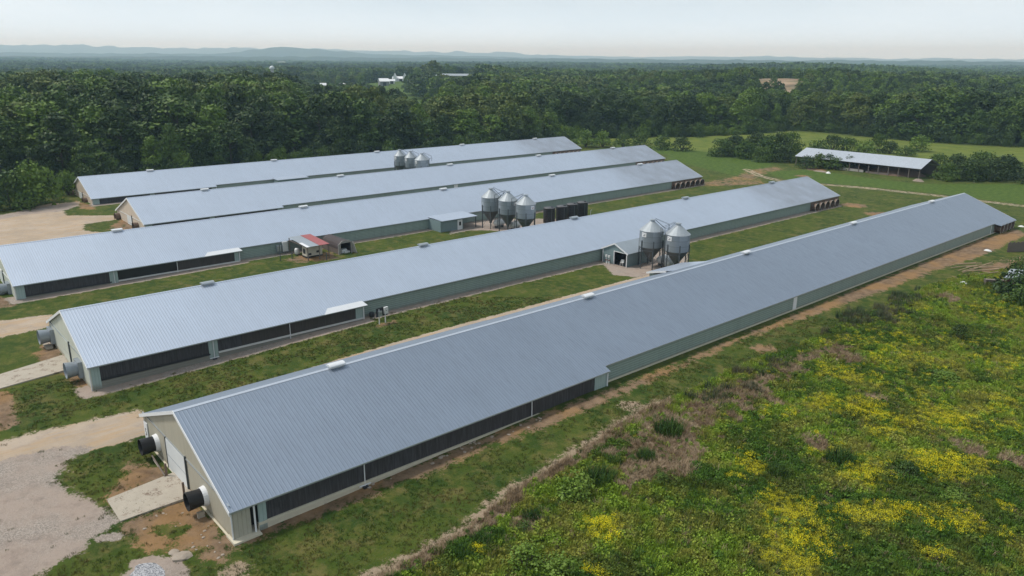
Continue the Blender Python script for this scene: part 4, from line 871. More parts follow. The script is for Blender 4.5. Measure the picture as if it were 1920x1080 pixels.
# ------------------------------------------------------------------ foliage models
ORD = ['leftmost', 'second', 'third', 'fourth', 'fifth', 'sixth', 'seventh', 'eighth', 'ninth']
nr = np.random.RandomState(5)
def leaf_cloud(blobs, n_per_area, size, jit=.55, flat=.85, core=True):
    """leaf sprays (quads) scattered over the outside of many small clumps"""
    C0 = []; Nn = []
    for (bx, by, bz, br) in blobs:
        k = max(6, int(n_per_area*br*br)); v = nr.normal(size=(k, 3)); v /= np.linalg.norm(v, axis=1)[:, None]; v[:, 2] = np.where(v[:, 2] < -.45, -v[:, 2]*.5, v[:, 2])
        rr = br*(.78+.32*nr.rand(k))[:, None]; C0.append(np.array([[bx, by, bz]])+v*rr*np.array([1, 1, flat])); Nn.append(v)
    C0 = np.concatenate(C0); Nn = np.concatenate(Nn); k = len(C0)
    nn = Nn+nr.normal(size=(k, 3))*jit; nn /= np.linalg.norm(nn, axis=1)[:, None]
    a = np.cross(nn, nr.normal(size=(k, 3))); a /= np.linalg.norm(a, axis=1)[:, None]; b = np.cross(nn, a)
    s = size*(.55+.9*nr.rand(k))[:, None]
    P = np.stack([C0-a*s*.5, C0-b*s*.36, C0+a*s*.5, C0+b*s*.36], 1).reshape(-1, 3)
    return P, np.arange(4*k).reshape(-1, 4)
def crown_mesh(name, h, r, n_per, size, m, kind='round', nb=34, base=.2, br=(.20, .20)):
    bl = []
    for i in range(nb):
        u = nr.rand(); z = base*h+(1-base)*h*((.03 if base < .01 else .08)+.9*(u**1.25 if base < .01 else u))
        t = (z/h-base)/(1-base)
        prof = (math.sin(math.pi*min(1, max(0, t))**.75)*.95+.12) if kind == 'round' else ((1-t)**.7*.95+.08 if kind == 'cone' else (1-t**2.5)*.95+.05)
        a = nr.rand()*6.283; rr = r*prof*math.sqrt(.25+.75*nr.rand())*.8
        bl.append((rr*math.cos(a), rr*math.sin(a), z*.94, r*(br[0]+br[1]*nr.rand())))
    P, F4 = leaf_cloud(bl, n_per, size); return mesh_np(name, P, F4, m)
def trunk_mesh(h, r, m=None):
    mb = MB(); mb.tube((0, 0, -.8), (.1, .05, h*.45), r, 8, r*.6); mb.tube((.1, .05, h*.45), (-.1, .1, h*.85), r*.6, 6, r*.15)
    q = random.Random(int(h*10))
    for k in range(6):
        a = k*1.1+q.random(); z = h*(.3+.08*k); l = h*.22; mb.tube((.05, .03, z), (math.cos(a)*l, math.sin(a)*l, z+l*.8), r*.35, 5, r*.08)
    me = D.meshes.new('trunk'); me.from_pydata(mb.v, [], mb.f); me.update(); me.materials.append(BARK); return me
LM = {'dark': leafmat('leaves_dark', (.020, .042, .008), (.040, .074, .012), (.062, .105, .017)),
      'mid': leafmat('leaves_mid', (.036, .080, .012), (.080, .135, .017), (.095, .155, .020)),
      'bright': leafmat('leaves_bright', (.085, .155, .014), (.12, .20, .020), (.145, .22, .026)),
      'yellow': leafmat('leaves_yellow', (.10, .14, .022), (.13, .155, .03), (.085, .135, .022)),
      'lime': leafmat('leaves_lime', (.11, .19, .02), (.15, .24, .03), (.17, .25, .035)),
      'shrub': leafmat('leaves_shrub', (.030, .062, .018), (.045, .080, .022), (.055, .10, .022), 1.2)}
KN = ['dark', 'mid', 'dark', 'mid', 'bright', 'yellow', 'mid', 'dark']
NEAR = {}
base_meshes = []
for i in range(7):
    me = crown_mesh('crown', 1, 1, 1, 1, None) if False else crown_mesh('crown', 14.5, 4.9+.5*(i % 3), 26 if i < 5 else 24, .62, LM['dark'], ['round', 'dome', 'round', 'dome', 'round', 'cone', 'dome'][i], 44+3*i, .12)
    base_meshes.append(me)
for k in LM:
    NEAR[k] = []
    for me in base_meshes:
        c = me.copy(); c.materials.clear(); c.materials.append(LM[k]); NEAR[k].append(c)
TR = [trunk_mesh(14, .28), trunk_mesh(12.5, .22)]
BUSHB = [crown_mesh('foliage', 3.2, 2.3, 42, .30, LM['shrub'], 'dome', 26, .0, (.30, .2)) for _ in range(3)]
BUSH = {k: [] for k in LM}
for k in LM:
    for me in BUSHB: c = me.copy(); c.materials.clear(); c.materials.append(LM[k]); BUSH[k].append(c)
def grassmat(name, c1, c2, c3):
    m, n, p = mat(name); v = wpos(n); r = N(n, 'ObjectInfo').outputs['Random']
    c = mix(n, r, c1, c2); c = mix(n, ramp(n, noise(n, v, .35, 4, .6), .42, .62), c, c3); n.links.new(c, p.inputs['Base Color'])
    p.inputs['Roughness'].default_value = .7; p.inputs['Specular IOR Level'].default_value = .2; return m
def tuft(h, r, nb, wd, m, lean=.5, head=None):
    V = []; T = []
    for i in range(nb):
        a = nr.rand()*6.28; q = r*math.sqrt(nr.rand()); bx, by = q*math.cos(a), q*math.sin(a); a2 = nr.rand()*6.28; hh = h*nr.uniform(.6, 1.15); ln = lean*hh*nr.uniform(.2, 1)
        dx, dy = math.cos(a2), math.sin(a2); px_, py_ = -dy*wd/2, dx*wd/2
        k = len(V); V += [(bx-px_, by-py_, -.03), (bx+px_, by+py_, -.03), (bx+dx*ln*.4+px_*.8, by+dy*ln*.4+py_*.8, hh*.6), (bx+dx*ln*.4-px_*.8, by+dy*ln*.4-py_*.8, hh*.6), (bx+dx*ln+px_*.15, by+dy*ln+py_*.15, hh), (bx+dx*ln-px_*.15, by+dy*ln-py_*.15, hh)]
        T += [(k, k+1, k+2, k+3), (k+3, k+2, k+4, k+5)]
    return mesh_np('tuft', V, T, m)
RUSH = grassmat('rush_green', (.022, .062, .008), (.040, .090, .012), (.055, .105, .016))
BUSH['rush'] = [tuft(3.2, 2.2, 420, .11, RUSH, .45) for _ in range(2)]
def tree(x, y, h, wd, kind, label, group, name='broadleaf_tree', zo=0):
    z = float(hf(x, y))+zo; t = thing(name, label, 'tree', (x, y, z), rnd.random()*6.28, group)
    c = D.objects.new('crown', rnd.choice(NEAR[kind])); COL.objects.link(c); c.parent = t; c.scale = (wd/5.2, wd/5.2*rnd.uniform(.9, 1.1), h/14.5)
    k = D.objects.new('trunk', rnd.choice(TR)); COL.objects.link(k); k.parent = t; k.scale = (wd/5.2, wd/5.2, h/14.5)
def bush(x, y, h, wd, kind, label, group=None, name='bush', cat='bush'):
    z = float(hf(x, y)); t = thing(name, label, cat, (x, y, z), rnd.random()*6.28, group)
    c = D.objects.new('foliage', rnd.choice(BUSH[kind])); COL.objects.link(c); c.parent = t; c.scale = (wd/2.3, wd/2.3, h/3.2)
    mb = MB()
    for a in range(4): mb.tube((0, 0, -.2), (math.cos(a*1.6)*wd*.4, math.sin(a*1.6)*wd*.4, h*.7), .05*wd, 5, .01)
    mb.build('stem', BARK, t)
# ------------------------------------------------------------------ the wood
def inpoly(X, Y, P):
    return sd_poly(np.atleast_1d(np.float64(X)), np.atleast_1d(np.float64(Y)), P)
cand = []
vx, vy = _F.x/math.hypot(_F.x, _F.y), _F.y/math.hypot(_F.x, _F.y)
def jgrid(r0, r1, sp, amax=.69):
    """jittered points of a polar region in front of the camera"""
    R = int(r1/sp)+2; g = np.arange(-R, R)*sp; X, Y = np.meshgrid(g, g); X = X.ravel()+nr.uniform(-.46, .46, X.size)*sp; Y = Y.ravel()+nr.uniform(-.46, .46, Y.size)*sp
    d = np.hypot(X, Y); ca = (X*vx+Y*vy)/np.maximum(d, 1e-6); k = (d > r0) & (d < r1) & (ca > math.cos(amax)); return X[k], Y[k], d[k]
def clear_of(X, Y, pad=0):
    ok = sd_poly(X, Y, OPEN) < -pad
    for P in (CLEAR1, CLEAR2, CLEAR3, CLEAR4): ok &= sd_poly(X, Y, P) < -pad*.5
    return ok
X, Y, Dd = jgrid(180, 1100, 8.2); k = clear_of(X, Y, 2.5)
cpx = 960+FPX*((X*_R2.x+Y*_R2.y-22*_R2.z)/(X*_F.x+Y*_F.y-22*_F.z)); c1_ = sd_poly(X, Y, CLEAR1) > 0; rr0 = nr.rand(len(X))
k &= ~((np.abs(np.hypot(X, Y)-845) < 55) & (cpx > 705) & (cpx < 768))
k |= (sd_poly(X, Y, CLEAR2) > 0) & (nr.rand(len(X)) < .05)
k |= c1_ & ~((cpx > 705) & (cpx < 768) & (Dd > 520)) & (((cpx > 765) & (Dd > 610) & (Dd < 720) & (rr0 < .55)) | ((cpx > 560) & (cpx < 690) & (Dd > 500) & (Dd < 700) & (rr0 < .3)) | ((rr0 < .03) & ((cpx < 700) | (cpx > 770))) | ((Dd > 870) & (rr0 < .7)))
X, Y, Dd = X[k], Y[k], Dd[k]
front = -sd_poly(X, Y, OPEN)
o = np.argsort(Dd+np.where(front < 16, -60, front*.4)); X, Y, Dd, front = X[o], Y[o], Dd[o], front[o]
hv = 15.0+5.0*(fbm(X/60, Y/60, 2, 3)-.5)*2+nr.uniform(-3, 3, len(X)); hv *= np.where(front < 7, .78, 1.0)
hv *= 1-.48*np.exp(-.5*(((X-PD(1470, 590)[0])**2+(Y-PD(1470, 590)[1])**2)/140**2)**2)
cp = 960+FPX*((X*_R2.x+Y*_R2.y-19*_R2.z)/(X*_F.x+Y*_F.y-19*_F.z)); hv *= np.where((cp > 560) & (cp < 700) & (Dd > 300), .74, 1.0)*np.where((cp > 715) & (cp < 835) & (Dd < 420), .82, 1.0)
tone = .50+(fbm(X/34, Y/34, 3, 3)-.5)*1.5+nr.uniform(-.15, .15, len(X))
fpx = []
LBL = {'dark': 'dark green broadleaf tree in the dense wood behind the poultry houses', 'mid': 'mid green broadleaf tree in the dense wood behind the poultry houses',
       'bright': 'fresh light green tree in the dense wood behind the poultry houses', 'yellow': 'yellow green tree among darker ones in the dense wood'}
def kindof(t): return 'dark' if t < .40 else ('mid' if t < .53 else ('bright' if t < .70 else 'yellow'))
NI = 262
left_ = np.array([(raydir(0, 0)) for _ in range(1)])
def colpx(x, y):
    v = Vector((x, y, 12-CH)); return 960+FPX*v.dot(_R2)/v.dot(_F)
MARKS = [(-1e9, 'left of the dirt yard'), (90, 'beyond the farthest gable'), (200, 'above farthest roof near end'), (330, 'between farthest roof first vents'), (470, 'above farthest roof second vent'), (560, 'below the left white barns'),
         (650, 'left of the small feed bins'), (730, 'above the small feed bins'), (820, 'right of the small feed bins'), (920, 'above farthest roof far half'), (1040, 'above farthest roof far end'), (1140, 'above fourth roof far end'), (1240, 'left of the yellow green field'), (1340, 'above the dark clump'),
         (1440, 'below the tan field'), (1530, 'above open shed left end'), (1620, 'above the open shed middle'), (1710, 'above open shed right end'), (1800, 'above thicket right of shed'), (1870, 'at the right edge')]
ROWS = ['front', 'second', 'third', 'fourth', 'fifth', 'sixth', 'seventh', 'eighth', 'ninth', 'tenth']
lab = []
TONE = {'dark': 'dark green', 'mid': 'mid green', 'bright': 'light green', 'yellow': 'yellow green'}
for i in range(NI):
    kd = kindof(tone[i]); px_ = colpx(X[i], Y[i]); mk = [b for a, b in MARKS if a <= px_][-1]
    rw = 'low' if hv[i] < 11 else ('short' if hv[i] < 13.5 else ('tall' if hv[i] > 18.5 else 'medium')); ro = ROWS[min(9, int(max(0, front[i]-1)/7.5))]+' row'
    lab.append(('%s %s tree, %s of wood, %s' % (rw, TONE[kd], ro, mk), px_))
for i in range(NI):
    kd = kindof(tone[i]); same = sorted(p for l_, p in lab if l_ == lab[i][0]); k_ = same.index(lab[i][1])
    sfx = '' if len(same) == 1 else ((', left one', ', right one')[k_] if len(same) == 2 else ', '+ORD[min(k_, 8)]+(' one' if 0 else ''))
    tree(X[i], Y[i], hv[i], 5.6*rnd.choice((.8, 1.0, 1.1, 1.45))*rnd.uniform(.92, 1.08)*hv[i]/15, kd, lab[i][0]+sfx, 'trees of the dense wood')
# named single trees and bushes 
BIGB = {}
bb_ = [crown_mesh('foliage', 7, 4.4, 22, .5, LM['dark'], 'dome', 40, .0, (.26, .2)) for _ in range(3)]
for k in LM:
    BIGB[k] = []
    for me in bb_: c = me.copy(); c.materials.clear(); c.materials.append(LM[k]); BIGB[k].append(c)
def thicket(px, py, h, wd, kind, label, group=None, name='thicket_tree', cat='tree'):
    x, y = G(px, py); z = float(hf(x, y)); t = thing(name, label, cat, (x, y, z), rnd.random()*6.28, group)
    c = D.objects.new('crown', rnd.choice(BIGB[kind])); COL.objects.link(c); c.parent = t; c.scale = (wd/4.4, wd/4.4, h/7)
    k = D.objects.new('trunk', TR[1]); COL.objects.link(k); k.parent = t; k.scale = (.6, .6, h/15)
def bpx(px, py, h, wd, kind, label, group=None, name='bush', cat='bush'):
    x, y = G(px, py); bush(x, y, h, wd, kind, label, group, name, cat)
def tpx(px, py, h, wd, kind, label, group=None):
    x, y = G(px, py); tree(x, y, h, wd, kind, label, group)
thicket(70, 384, 9.5, 5.6, 'bright', 'bright green spreading tree at the left edge of the wood beside the dirt yard')
thicket(20, 392, 8.0, 5.0, 'mid', 'green tree at the far left, left of the bright spreading tree')
bpx(128, 366, 5.2, 3.2, 'bright', 'light green bush close to the gable of the farthest house')
bpx(345, 334, 6.6, 3.4, 'lime', 'bright lime bush peeking over the roof of the farthest house')
bpx(215, 345, 6.0, 3.2, 'mid', 'green bush behind the near end of the farthest house roof')
for px, py, h, wd, kd, lb in ((1062, 268, 6, 4.2, 'bright', 'bright bush at the far end of the farthest house'), (1098, 276, 5.5, 4, 'bright', 'light green bush just right of the farthest house'), (1130, 276, 5.2, 3.6, 'bright', 'second light green bush right of the farthest house'),
                              (1168, 278, 4.6, 3.2, 'mid', 'round green bush in the row behind the fourth house end'), (1200, 272, 5.5, 3.5, 'mid', 'green bush in the row, above the fourth house peak'), (1240, 280, 5, 3.6, 'mid', 'dark round bush right of the fourth house peak'), (1278, 283, 4.6, 3.3, 'dark', 'dark bush left of the gap that shows the yellow green field')):
    bpx(px, py, h*1.05, wd*1.2, kd, lb)
for i, (px, py, h, wd) in enumerate(((1352, 293, 6.2, 4.2), (1378, 291, 7.2, 4.4), (1398, 297, 6.5, 4.0), (1418, 291, 8.4, 4.6), (1440, 296, 8.0, 4.6), (1462, 295, 8.4, 4.4), (1484, 290, 8.0, 3.8), (1470, 304, 5.4, 3.6), (1430, 303, 5., 3.4))):
    thicket(px, py, h*.95, wd*1.08, 'dark' if i % 2 else 'mid', ORD[i]+' dark tree of the clump between dirt track and open shed, left of that shed', 'thicket left of the open shed')
for i, (px, py, h, wd) in enumerate(((1512, 316, 3.6, 3.0), (1535, 316, 4.2, 3.0), (1552, 315, 4.0, 2.6), (1566, 318, 3.4, 3.2), (1592, 318, 3.8, 3.0), (1500, 306, 3.8, 2.6))):
    bpx(px, py, h, wd, 'mid' if i % 2 else 'shrub', ORD[i]+' green bush growing against the left end of the open shed', 'bushes at the open shed')
for i, (px, py, h, wd) in enumerate(((1535, 288, 5.6, 4), (1560, 282, 6.2, 4), (1590, 284, 5.6, 4), (1622, 288, 5.2, 4), (1645, 286, 7.6, 3), (1668, 288, 4.6, 3.4), (1700, 292, 4.0, 3), (1722, 284, 6.4, 4.4))):
    bpx(px, py, h*.86, wd*1.15, ['mid', 'dark', 'mid', 'bright'][i % 4], ORD[i]+' green bush in the row behind the open shed roof', 'bushes behind the open shed')
for i, (px, py, h, wd) in enumerate(((1775, 338, 5.2, 3.4), (1795, 330, 6.6, 4.2), (1818, 338, 6.0, 4.0), (1840, 326, 7.0, 4.6), (1858, 338, 6.2, 4.4), (1882, 334, 7.0, 4.4), (1760, 322, 5.6, 3.8), (1900, 330, 4.8, 3.4))):
    thicket(px, py, h*.92, wd*1.08, 'dark' if i % 3 else 'mid', ORD[i]+' dark tree of the clump right of the open shed', 'thicket right of the open shed')
bpx(1718, 256, 7, 6, 'bright', 'light round bush against the dark wood edge beyond the field')
bpx(1925, 345, 4.5, 3.4, 'dark', 'dark bush cut by the right edge beyond the dirt track')
bpx(1902, 556, 4.2, 3.3, 'shrub', 'large dark bush covering the red shack'); bpx(1925, 575, 3.6, 3., 'mid', 'green bush below the red shack at the right edge'); bpx(1908, 510, 2.6, 1.6, 'mid', 'sapling in front of the pale shack roof')
bpx(1798, 638, 1.9, 1.15, 'dark', 'single small dark round shrub in the yellow meadow')
for px, py, w_, kd, lb in ((1254, 814, 1.3, 'dark', 'wide dark rush clump right of the straw line'), (1210, 860, .8, 'dark', 'dark rush clump below the wide one'), (1185, 864, .5, 'mid', 'small light tuft left of a dark rush clump'), (1153, 870, .6, 'dark', 'round dark tuft near the straw line'),
                           (1122, 904, 1.25, 'dark', 'broad dark rush clump above the lime bush'), (1152, 895, .6, 'mid', 'small green tuft right of the broad dark clump'), (996, 974, .7, 'dark', 'dark tuft beside the pink straw patch'), (983, 994, .75, 'mid', 'rich green tuft below the pink straw patch'),
                           (902, 1022, .75, 'dark', 'round dark tuft in the lower middle'), (866, 1048, .75, 'dark', 'dark tuft left of the yellow flowers at the bottom'), (825, 1062, .55, 'mid', 'leftmost green tuft at the bottom'), (1403, 762, .5, 'mid', 'small shrub above the straw field'), (1362, 790, .55, 'mid', 'small shrub within the straw field'),
                           (1562, 724, .5, 'dark', 'tiny dark shrub in the middle of the meadow'), (1644, 700, .6, 'shrub', 'tiny shrub near the reed bed'), (1846, 720, .7, 'dark', 'tiny dark shrub near the right edge'), (1240, 905, .8, 'mid', 'low green weed mound in the straw field'), (1700, 892, 1.1, 'shrub', 'low weed mound between yellow patches'), (1575, 870, 1.2, 'dark', 'dark weed mound right of the straw field'), (1455, 890, .9, 'dark', 'dark weed mound above the big yellow patch')):
    bpx(px, py, w_*.95, w_, 'rush' if kd == 'dark' else 'mid', lb, name='rush_clump' if kd == 'dark' else 'weed_tuft', cat='plant clump')
bpx(1082, 932, 2.0, 1.75, 'lime', 'tall lime green bush above the pale yellow flowers'); bpx(986, 1062, 1.6, 1.5, 'lime', 'leafy light green bush at the bottom centre left'); bpx(1052, 1082, 1.5, 1.4, 'lime', 'leafy light green bush cut by the bottom edge'); bpx(1768, 712, .8, 1.8, 'lime', 'low bright green vine patch in the upper right meadow'); bpx(1790, 938, .7, 1.0, 'lime', 'low bright green vine patch in the lower right meadow')
# ------------------------------------------------------------------ instanced masses (one object each)
def lib(objs):
    c = D.collections.new('models')
    for i, me in enumerate(objs):
        ob = D.objects.new('model_%02d' % i, me); c.objects.link(ob)
    return c
def scatter(name, pts, coll, scale, rot, idx, tilt=0):
    pts = np.asarray(pts, np.float32); me = D.meshes.new(name); me.vertices.add(len(pts)); me.vertices.foreach_set('co', pts.ravel())
    a = me.attributes.new('sc', 'FLOAT_VECTOR', 'POINT'); a.data.foreach_set('vector', np.asarray(scale, np.float32).ravel())
    r3 = np.stack([nr.uniform(-tilt, tilt, len(pts)), nr.uniform(-tilt, tilt, len(pts)), np.asarray(rot)], -1)
    a = me.attributes.new('ro', 'FLOAT_VECTOR', 'POINT'); a.data.foreach_set('vector', r3.astype(np.float32).ravel())
    a = me.attributes.new('ix', 'INT', 'POINT'); a.data.foreach_set('value', np.asarray(idx, np.int32))
    o = D.objects.new(name, me); COL.objects.link(o)
    g = D.node_groups.new(name+'_scatter', 'GeometryNodeTree')
    g.interface.new_socket('Geometry', in_out='INPUT', socket_type='NodeSocketGeometry'); g.interface.new_socket('Geometry', in_out='OUTPUT', socket_type='NodeSocketGeometry')
    gi = g.nodes.new('NodeGroupInput'); go = g.nodes.new('NodeGroupOutput'); ip = g.nodes.new('GeometryNodeInstanceOnPoints'); ci = g.nodes.new('GeometryNodeCollectionInfo')
    ci.inputs['Collection'].default_value = coll; ci.inputs['Separate Children'].default_value = True; ci.inputs['Reset Children'].default_value = True
    def na(nm, ty):
        k = g.nodes.new('GeometryNodeInputNamedAttribute'); k.data_type = ty; k.inputs['Name'].default_value = nm; return k.outputs['Attribute']
    g.links.new(gi.outputs[0], ip.inputs['Points']); g.links.new(ci.outputs[0], ip.inputs['Instance']); ip.inputs['Pick Instance'].default_value = True
    g.links.new(na('ix', 'INT'), ip.inputs['Instance Index']); g.links.new(na('sc', 'FLOAT_VECTOR'), ip.inputs['Scale'])
    g.links.new(na('ro', 'FLOAT_VECTOR'), ip.inputs['Rotation']); g.links.new(ip.outputs[0], go.inputs[0])
    md = o.modifiers.new('scatter', 'NODES'); md.node_group = g
    tag(o, kind='stuff'); return o
# rest of the wood, near ring
def wood(name, X, Y, hv, tone, coll, nvar, per, wbase):
    k = np.array([{'dark': 0, 'mid': 1, 'bright': 2, 'yellow': 3}[kindof(t)] for t in tone]); ix = k*per+nr.randint(0, per, len(X))
    s = hv/14.5; w_ = s*nr.uniform(.9, 1.6, len(X)); Z = hf(X, Y)-.3
    o = scatter(name, np.stack([X, Y, Z], -1), coll, np.stack([w_, w_, s], -1), nr.uniform(0, 6.28, len(X)), ix); return o
L1 = lib([m_ for k in ('dark', 'mid', 'bright', 'yellow') for m_ in NEAR[k]])
n1_ = (Dd < 430); sel = np.arange(len(X)) >= NI
a = sel & n1_; wood('wood_near', X[a], Y[a], hv[a], tone[a], L1, 4, 7, 1)
mid = [crown_mesh('crown', 14.5, 5.2, 7.5, 1.25, LM['dark'], ['round', 'dome', 'round', 'cone'][i], 34, .1) for i in range(4)]
def recol(ms):
    out = []
    for k in ('dark', 'mid', 'bright', 'yellow'):
        for me in ms: c = me.copy(); c.materials.clear(); c.materials.append(LM[k]); out.append(c)
    return out
L2 = lib(recol(mid)); a = sel & ~n1_; wood('wood_middle', X[a], Y[a], hv[a], tone[a], L2, 4, 4, 1)
print('trees', len(X), n1_.sum())
# far wood to about 4.5 km
far_ms = [crown_mesh('crown', 14.5, 6.4, 2.2, 2.6, LM['dark'], ['round', 'dome'][i % 2], 14, .1) for i in range(3)]
L3 = lib(recol(far_ms))
Xs = []
for r0, r1, sp, hs in ((1100, 1900, 9.5, 1.0), (1900, 3000, 14, 1.05), (3000, 5000, 21, 1.1)):
    x, y, d = jgrid(r0, r1, sp, .66); k = clear_of(x, y, 0); x, y, d = x[k], y[k], d[k]
    f = fbm(x/260, y/260, 0, 3); k = ~((f > .55) & (f < .61) & (d > 1350)); x, y, d = x[k], y[k], d[k]
    h = (14+6*(fbm(x/150, y/150, 1, 3)-.5)+nr.uniform(-3, 3, len(x)))*hs; Xs.append((x, y, h, sp))
x = np.concatenate([q[0] for q in Xs]); y = np.concatenate([q[1] for q in Xs]); h = np.concatenate([q[2] for q in Xs]); spc = np.concatenate([np.full(len(q[0]), q[3]) for q in Xs])
tn = fbm(x/90, y/90, 3, 3)-.03+nr.uniform(-.12, .12, len(x)); kk = np.array([{'dark': 0, 'mid': 1, 'bright': 2, 'yellow': 1}[kindof(t)] for t in tn]); ix = kk*3+nr.randint(0, 3, len(x))
w_ = spc/9.5*nr.uniform(.85, 1.25, len(x)); scatter('wood_far', np.stack([x, y, hf(x, y)-1], -1), L3, np.stack([w_, w_, h/14.5], -1), nr.uniform(0, 6.28, len(x)), ix)
print('far', len(x))
# undergrowth along the wood edge
x, y, d = jgrid(180, 470, 3.2, .66); fr = -sd_poly(x, y, OPEN); k = (fr > -2.5) & (fr < 5); x, y = x[k], y[k]
LB = lib([m_ for kd in ('dark', 'mid', 'bright') for m_ in BUSH[kd]]); kk = np.clip(((fbm(x/14, y/14, 1, 3)-.40)*7).astype(int), 0, 2)
s = nr.uniform(.5, 1.5, len(x)); scatter('undergrowth', np.stack([x, y, hf(x, y)-.2], -1), LB, np.stack([s, s, s*nr.uniform(.9, 1.5, len(x))], -1), nr.uniform(0, 6.28, len(x)), kk*3+nr.randint(0, 3, len(x)))
# ------------------------------------------------------------------ meadow
GA = grassmat('meadow_grass_dark', (.050, .112, .013), (.092, .175, .020), (.115, .15, .024))
GB = grassmat('meadow_grass_light', (.15, .245, .020), (.22, .32, .030), (.25, .26, .045))
GS = grassmat('dry_grass_straw', (.31, .225, .14), (.42, .32, .21), (.24, .17, .10))
GY_ = grassmat('yellow_flower', (.60, .52, .008), (.70, .60, .012), (.54, .49, .015))
GR_ = grassmat('reed_dark', (.045, .080, .030), (.09, .115, .05), (.13, .12, .07))
def weed(h, r, m, n=70, s=.12):
    P, F4 = leaf_cloud([(nr.normal()*r*.35, nr.normal()*r*.35, h*nr.uniform(.35, .75), r*nr.uniform(.35, .6)) for _ in range(5)], n/(r*r*1.1), s, .8); return mesh_np('weed', P, F4, m)
def flower(h, r, n, s):
    k = n; c = np.stack([nr.normal(size=k)*r*.5, nr.normal(size=k)*r*.5, h*(.75+.3*nr.rand(k))], -1); nn = np.tile([0, 0, 1.], (k, 1))+nr.normal(size=(k, 3))*.5
    nn /= np.linalg.norm(nn, axis=1)[:, None]; a = np.cross(nn, nr.normal(size=(k, 3))); a /= np.linalg.norm(a, axis=1)[:, None]; b = np.cross(nn, a); q = s*(.6+.8*nr.rand(k))[:, None]
    return mesh_np('flower', np.stack([c-a*q, c-b*q, c+a*q, c+b*q], 1).reshape(-1, 3), np.arange(4*k).reshape(-1, 4), GY_)
LG = lib([tuft(.5, .22, 34, .035, GA) for _ in range(3)]+[weed(.45, .34, GA) for _ in range(2)]+[tuft(.45, .22, 34, .035, GB) for _ in range(3)]+[weed(.42, .34, GB) for _ in range(2)])
LS = lib([tuft(.5, .25, 30, .03, GS, .9) for _ in range(3)]); LF = lib([flower(.55, .30, 60, .019) for _ in range(4)]); LR = lib([tuft(1.05, .4, 46, .045, GR_, .45) for _ in range(3)])
def region(sp, x0=-47, x1=10, y0=8, y1=165):
    a, b = np.meshgrid(np.arange(x0, x1, sp), np.arange(y0, y1, sp)); a = a.ravel()+nr.uniform(-.5, .5, a.size)*sp; b = b.ravel()+nr.uniform(-.5, .5, b.size)*sp
    d = np.hypot(a, b); fx_ = (a*vx+b*vy)/d; k = (fx_ > math.cos(.71)); return a[k], b[k], d[k]
x, y, d = region(.24); ms = masks(x, y); st_, me_, di_ = ms[3], ms[5], ms[2]
keep = nr.rand(len(x)) < np.clip(1.25-d/150, .35, 1.); 
yb = np.zeros(len(x)); 
for px, py, r in ((1129, 998, 1.5), (1408, 882, 1.2), (1374, 899, .6), (1485, 960, 2.2), (1456, 940, 1.4), (1500, 1012, 2.4), (1485, 1060, 2.2), (1533, 1041, 1.), (1615, 979, 1.8), (1673, 974, 1.9), (1721, 979, 1.8), (1822, 983, 2.4), (1866, 969, 2), (1745, 1045, 1.2), (1764, 882, 2.6), (1836, 878, 1.5),
                  (1620, 897, 1.8), (1625, 776, 2.2), (1774, 791, 2.6), (1700, 800, 1.6), (1668, 820, 1.5), (1562, 651, 2.2), (1605, 642, 2.2), (1514, 673, 1.5), (1812, 656, 4), (1726, 675, 4), (1880, 594, 5), (1586, 704, 3.4), (1700, 640, 3), (897, 1037, .55), (821, 1059, .7), (1110, 1076, .9), (1540, 760, 2), (1860, 760, 2.4), (1900, 690, 3)):
    c = G(px, py); yb = np.maximum(yb, np.clip(1.25-np.hypot(x-c[0], y-c[1])/r, 0, 1))
blot = fbm(x/3.2, y/3.2, 1, 4); lite = fbm(x/4.5, y/4.5, 2, 4); den = .5+.5*fbm(x/1.2, y/1.2, 0, 3)
inm = (me_ > .5)&keep; strw = (st_+(fbm(x/1.5, y/1.5, 3, 3)-.5)*1.1 > .5)&(me_ > .35)
a = inm & ~(strw & (nr.rand(len(x)) < .85)) & (nr.rand(len(x)) < den+.25)
zz_ = hf(x, y)
isl = (lite+nr.uniform(-.13, .13, len(x))) > .46+.06*np.clip((75-d)/25, 0, 1)
ix = np.where(isl, 5, 0)+nr.randint(0, 5, len(x)); sc_ = nr.uniform(.55, 1.25, len(x))*(.55+.9*fbm(x/2.2, y/2.2, 3, 3))
def put(name, a, lb, ix, s, tilt=.15): scatter(name, np.stack([x[a], y[a], zz_[a]], -1), lb, np.stack([s[a]]*3, -1), nr.uniform(0, 6.28, a.sum()), ix[a], tilt)
put('meadow_grass', a, LG, ix, sc_)
b_ = (strw & keep & (nr.rand(len(x)) < .9)) | (inm & (nr.rand(len(x)) < .05)); put('dry_grass', b_, LS, nr.randint(0, 3, len(x)), sc_*.9, .5)
yb = yb*np.where(d > 80, .42, 1.0); fp_ = np.maximum(yb*np.clip((blot-.24)*5, 0, 1)*1.0, np.clip((blot-.55)*3, 0, .15)*(d > 58)*(x > -38)); c_ = inm & ~strw & (nr.rand(len(x)) < fp_); put('yellow_wildflowers', c_, LF, nr.randint(0, 4, len(x)), sc_*.95)
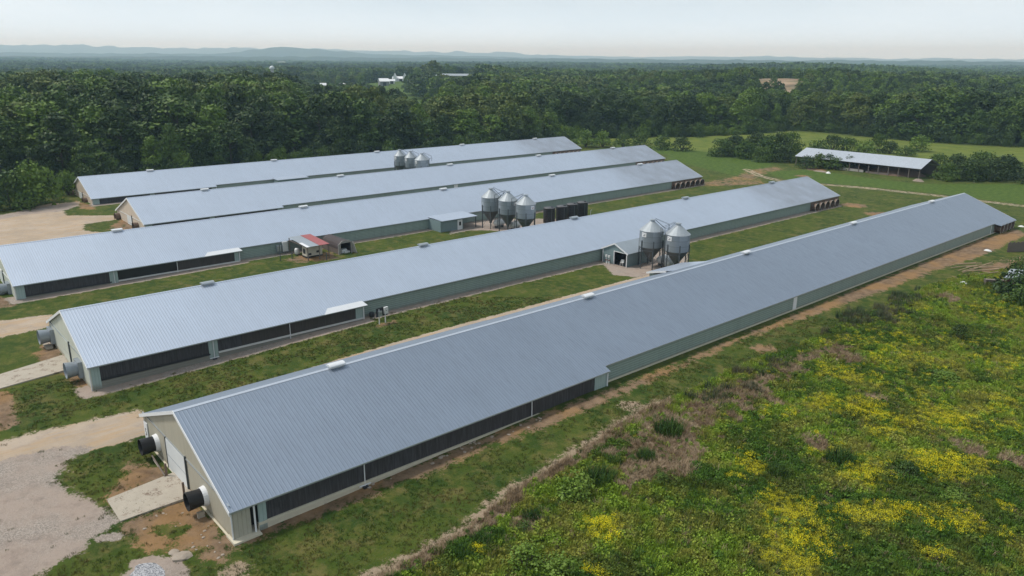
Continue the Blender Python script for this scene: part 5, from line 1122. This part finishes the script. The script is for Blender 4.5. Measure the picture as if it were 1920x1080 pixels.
RB = gp((1560, 620), (1590, 585), (1650, 560), (1720, 540), (1740, 560), (1690, 600), (1620, 625)); rr_ = (sd_poly(x, y, RB)+(fbm(x/2.5, y/2.5, 1, 3)-.55)*9 > 0) | (sd_line(x, y, gp((1330, 755), (1400, 715), (1450, 690)), 2.0)+(fbm(x/1.5, y/1.5, 1, 3)-.5)*5 > 0); d_ = rr_ & (nr.rand(len(x)) < .11); put('reed_bed', d_, LR, nr.randint(0, 3, len(x)), nr.uniform(.6, 1.1, len(x)))
print('meadow', a.sum(), b_.sum(), c_.sum(), d_.sum())
# lawn texture: short tufts on the mown strips close to the camera
x, y, d = region(.30, -86, -24, 2, 95); ms = masks(x, y); zz_ = hf(x, y)
blk = np.maximum.reduce([ms[0], ms[1], ms[2], ms[5]]); hs = (x > -66.5) & (x < -45.9) & (y > 15.3)
hs |= (x < -80) & (y > 14.5)
edge = fbm(x/.8, y/.8, 0, 4); a = (blk+(edge-.5)*2.2 < .42) & ~hs & (d < 100) & (nr.rand(len(x)) < .85) & (fbm(x/1.6, y/1.6, 2, 4) < .60)
LA = lib([tuft(.13, .16, 16, .022, grassmat('lawn_blades_dark', (.034, .070, .009), (.056, .094, .012), (.10, .085, .028))) for _ in range(2)]+[tuft(.14, .16, 16, .022, grassmat('lawn_blades_light', (.060, .100, .012), (.088, .118, .018), (.135, .105, .036))) for _ in range(2)])
ix = np.where(fbm(x/2.6, y/2.6, 1, 4)+nr.uniform(-.12, .12, len(x)) > .5, 2, 0)+nr.randint(0, 2, len(x)); put('lawn_grass', a, LA, ix, nr.uniform(.6, 1.3, len(x)))
print('lawn', a.sum())
# ------------------------------------------------------------------ haze
hz = MB().box(-14800, 6300, -1500, 15500, -60, 420).build('haze', None) if False else None
hb = MB().box(-15500, 7000, -1500, 16500, -40, 260); hm = D.materials.new('haze_air'); hm.use_nodes = True; n = hm.node_tree; n.nodes.clear()
ho = n.nodes.new('ShaderNodeOutputMaterial'); pv = n.nodes.new('ShaderNodeVolumePrincipled'); pv.inputs['Color'].default_value = (.54, .79, 1.0, 1); pv.inputs['Density'].default_value = 1.55e-4; pv.inputs['Absorption Color'].default_value = (1, 1, 1, 1); pv.inputs['Anisotropy'].default_value = .1
n.links.new(pv.outputs[0], ho.inputs['Volume']); hz = hb.build('haze', hm); tag(hz, kind='stuff')
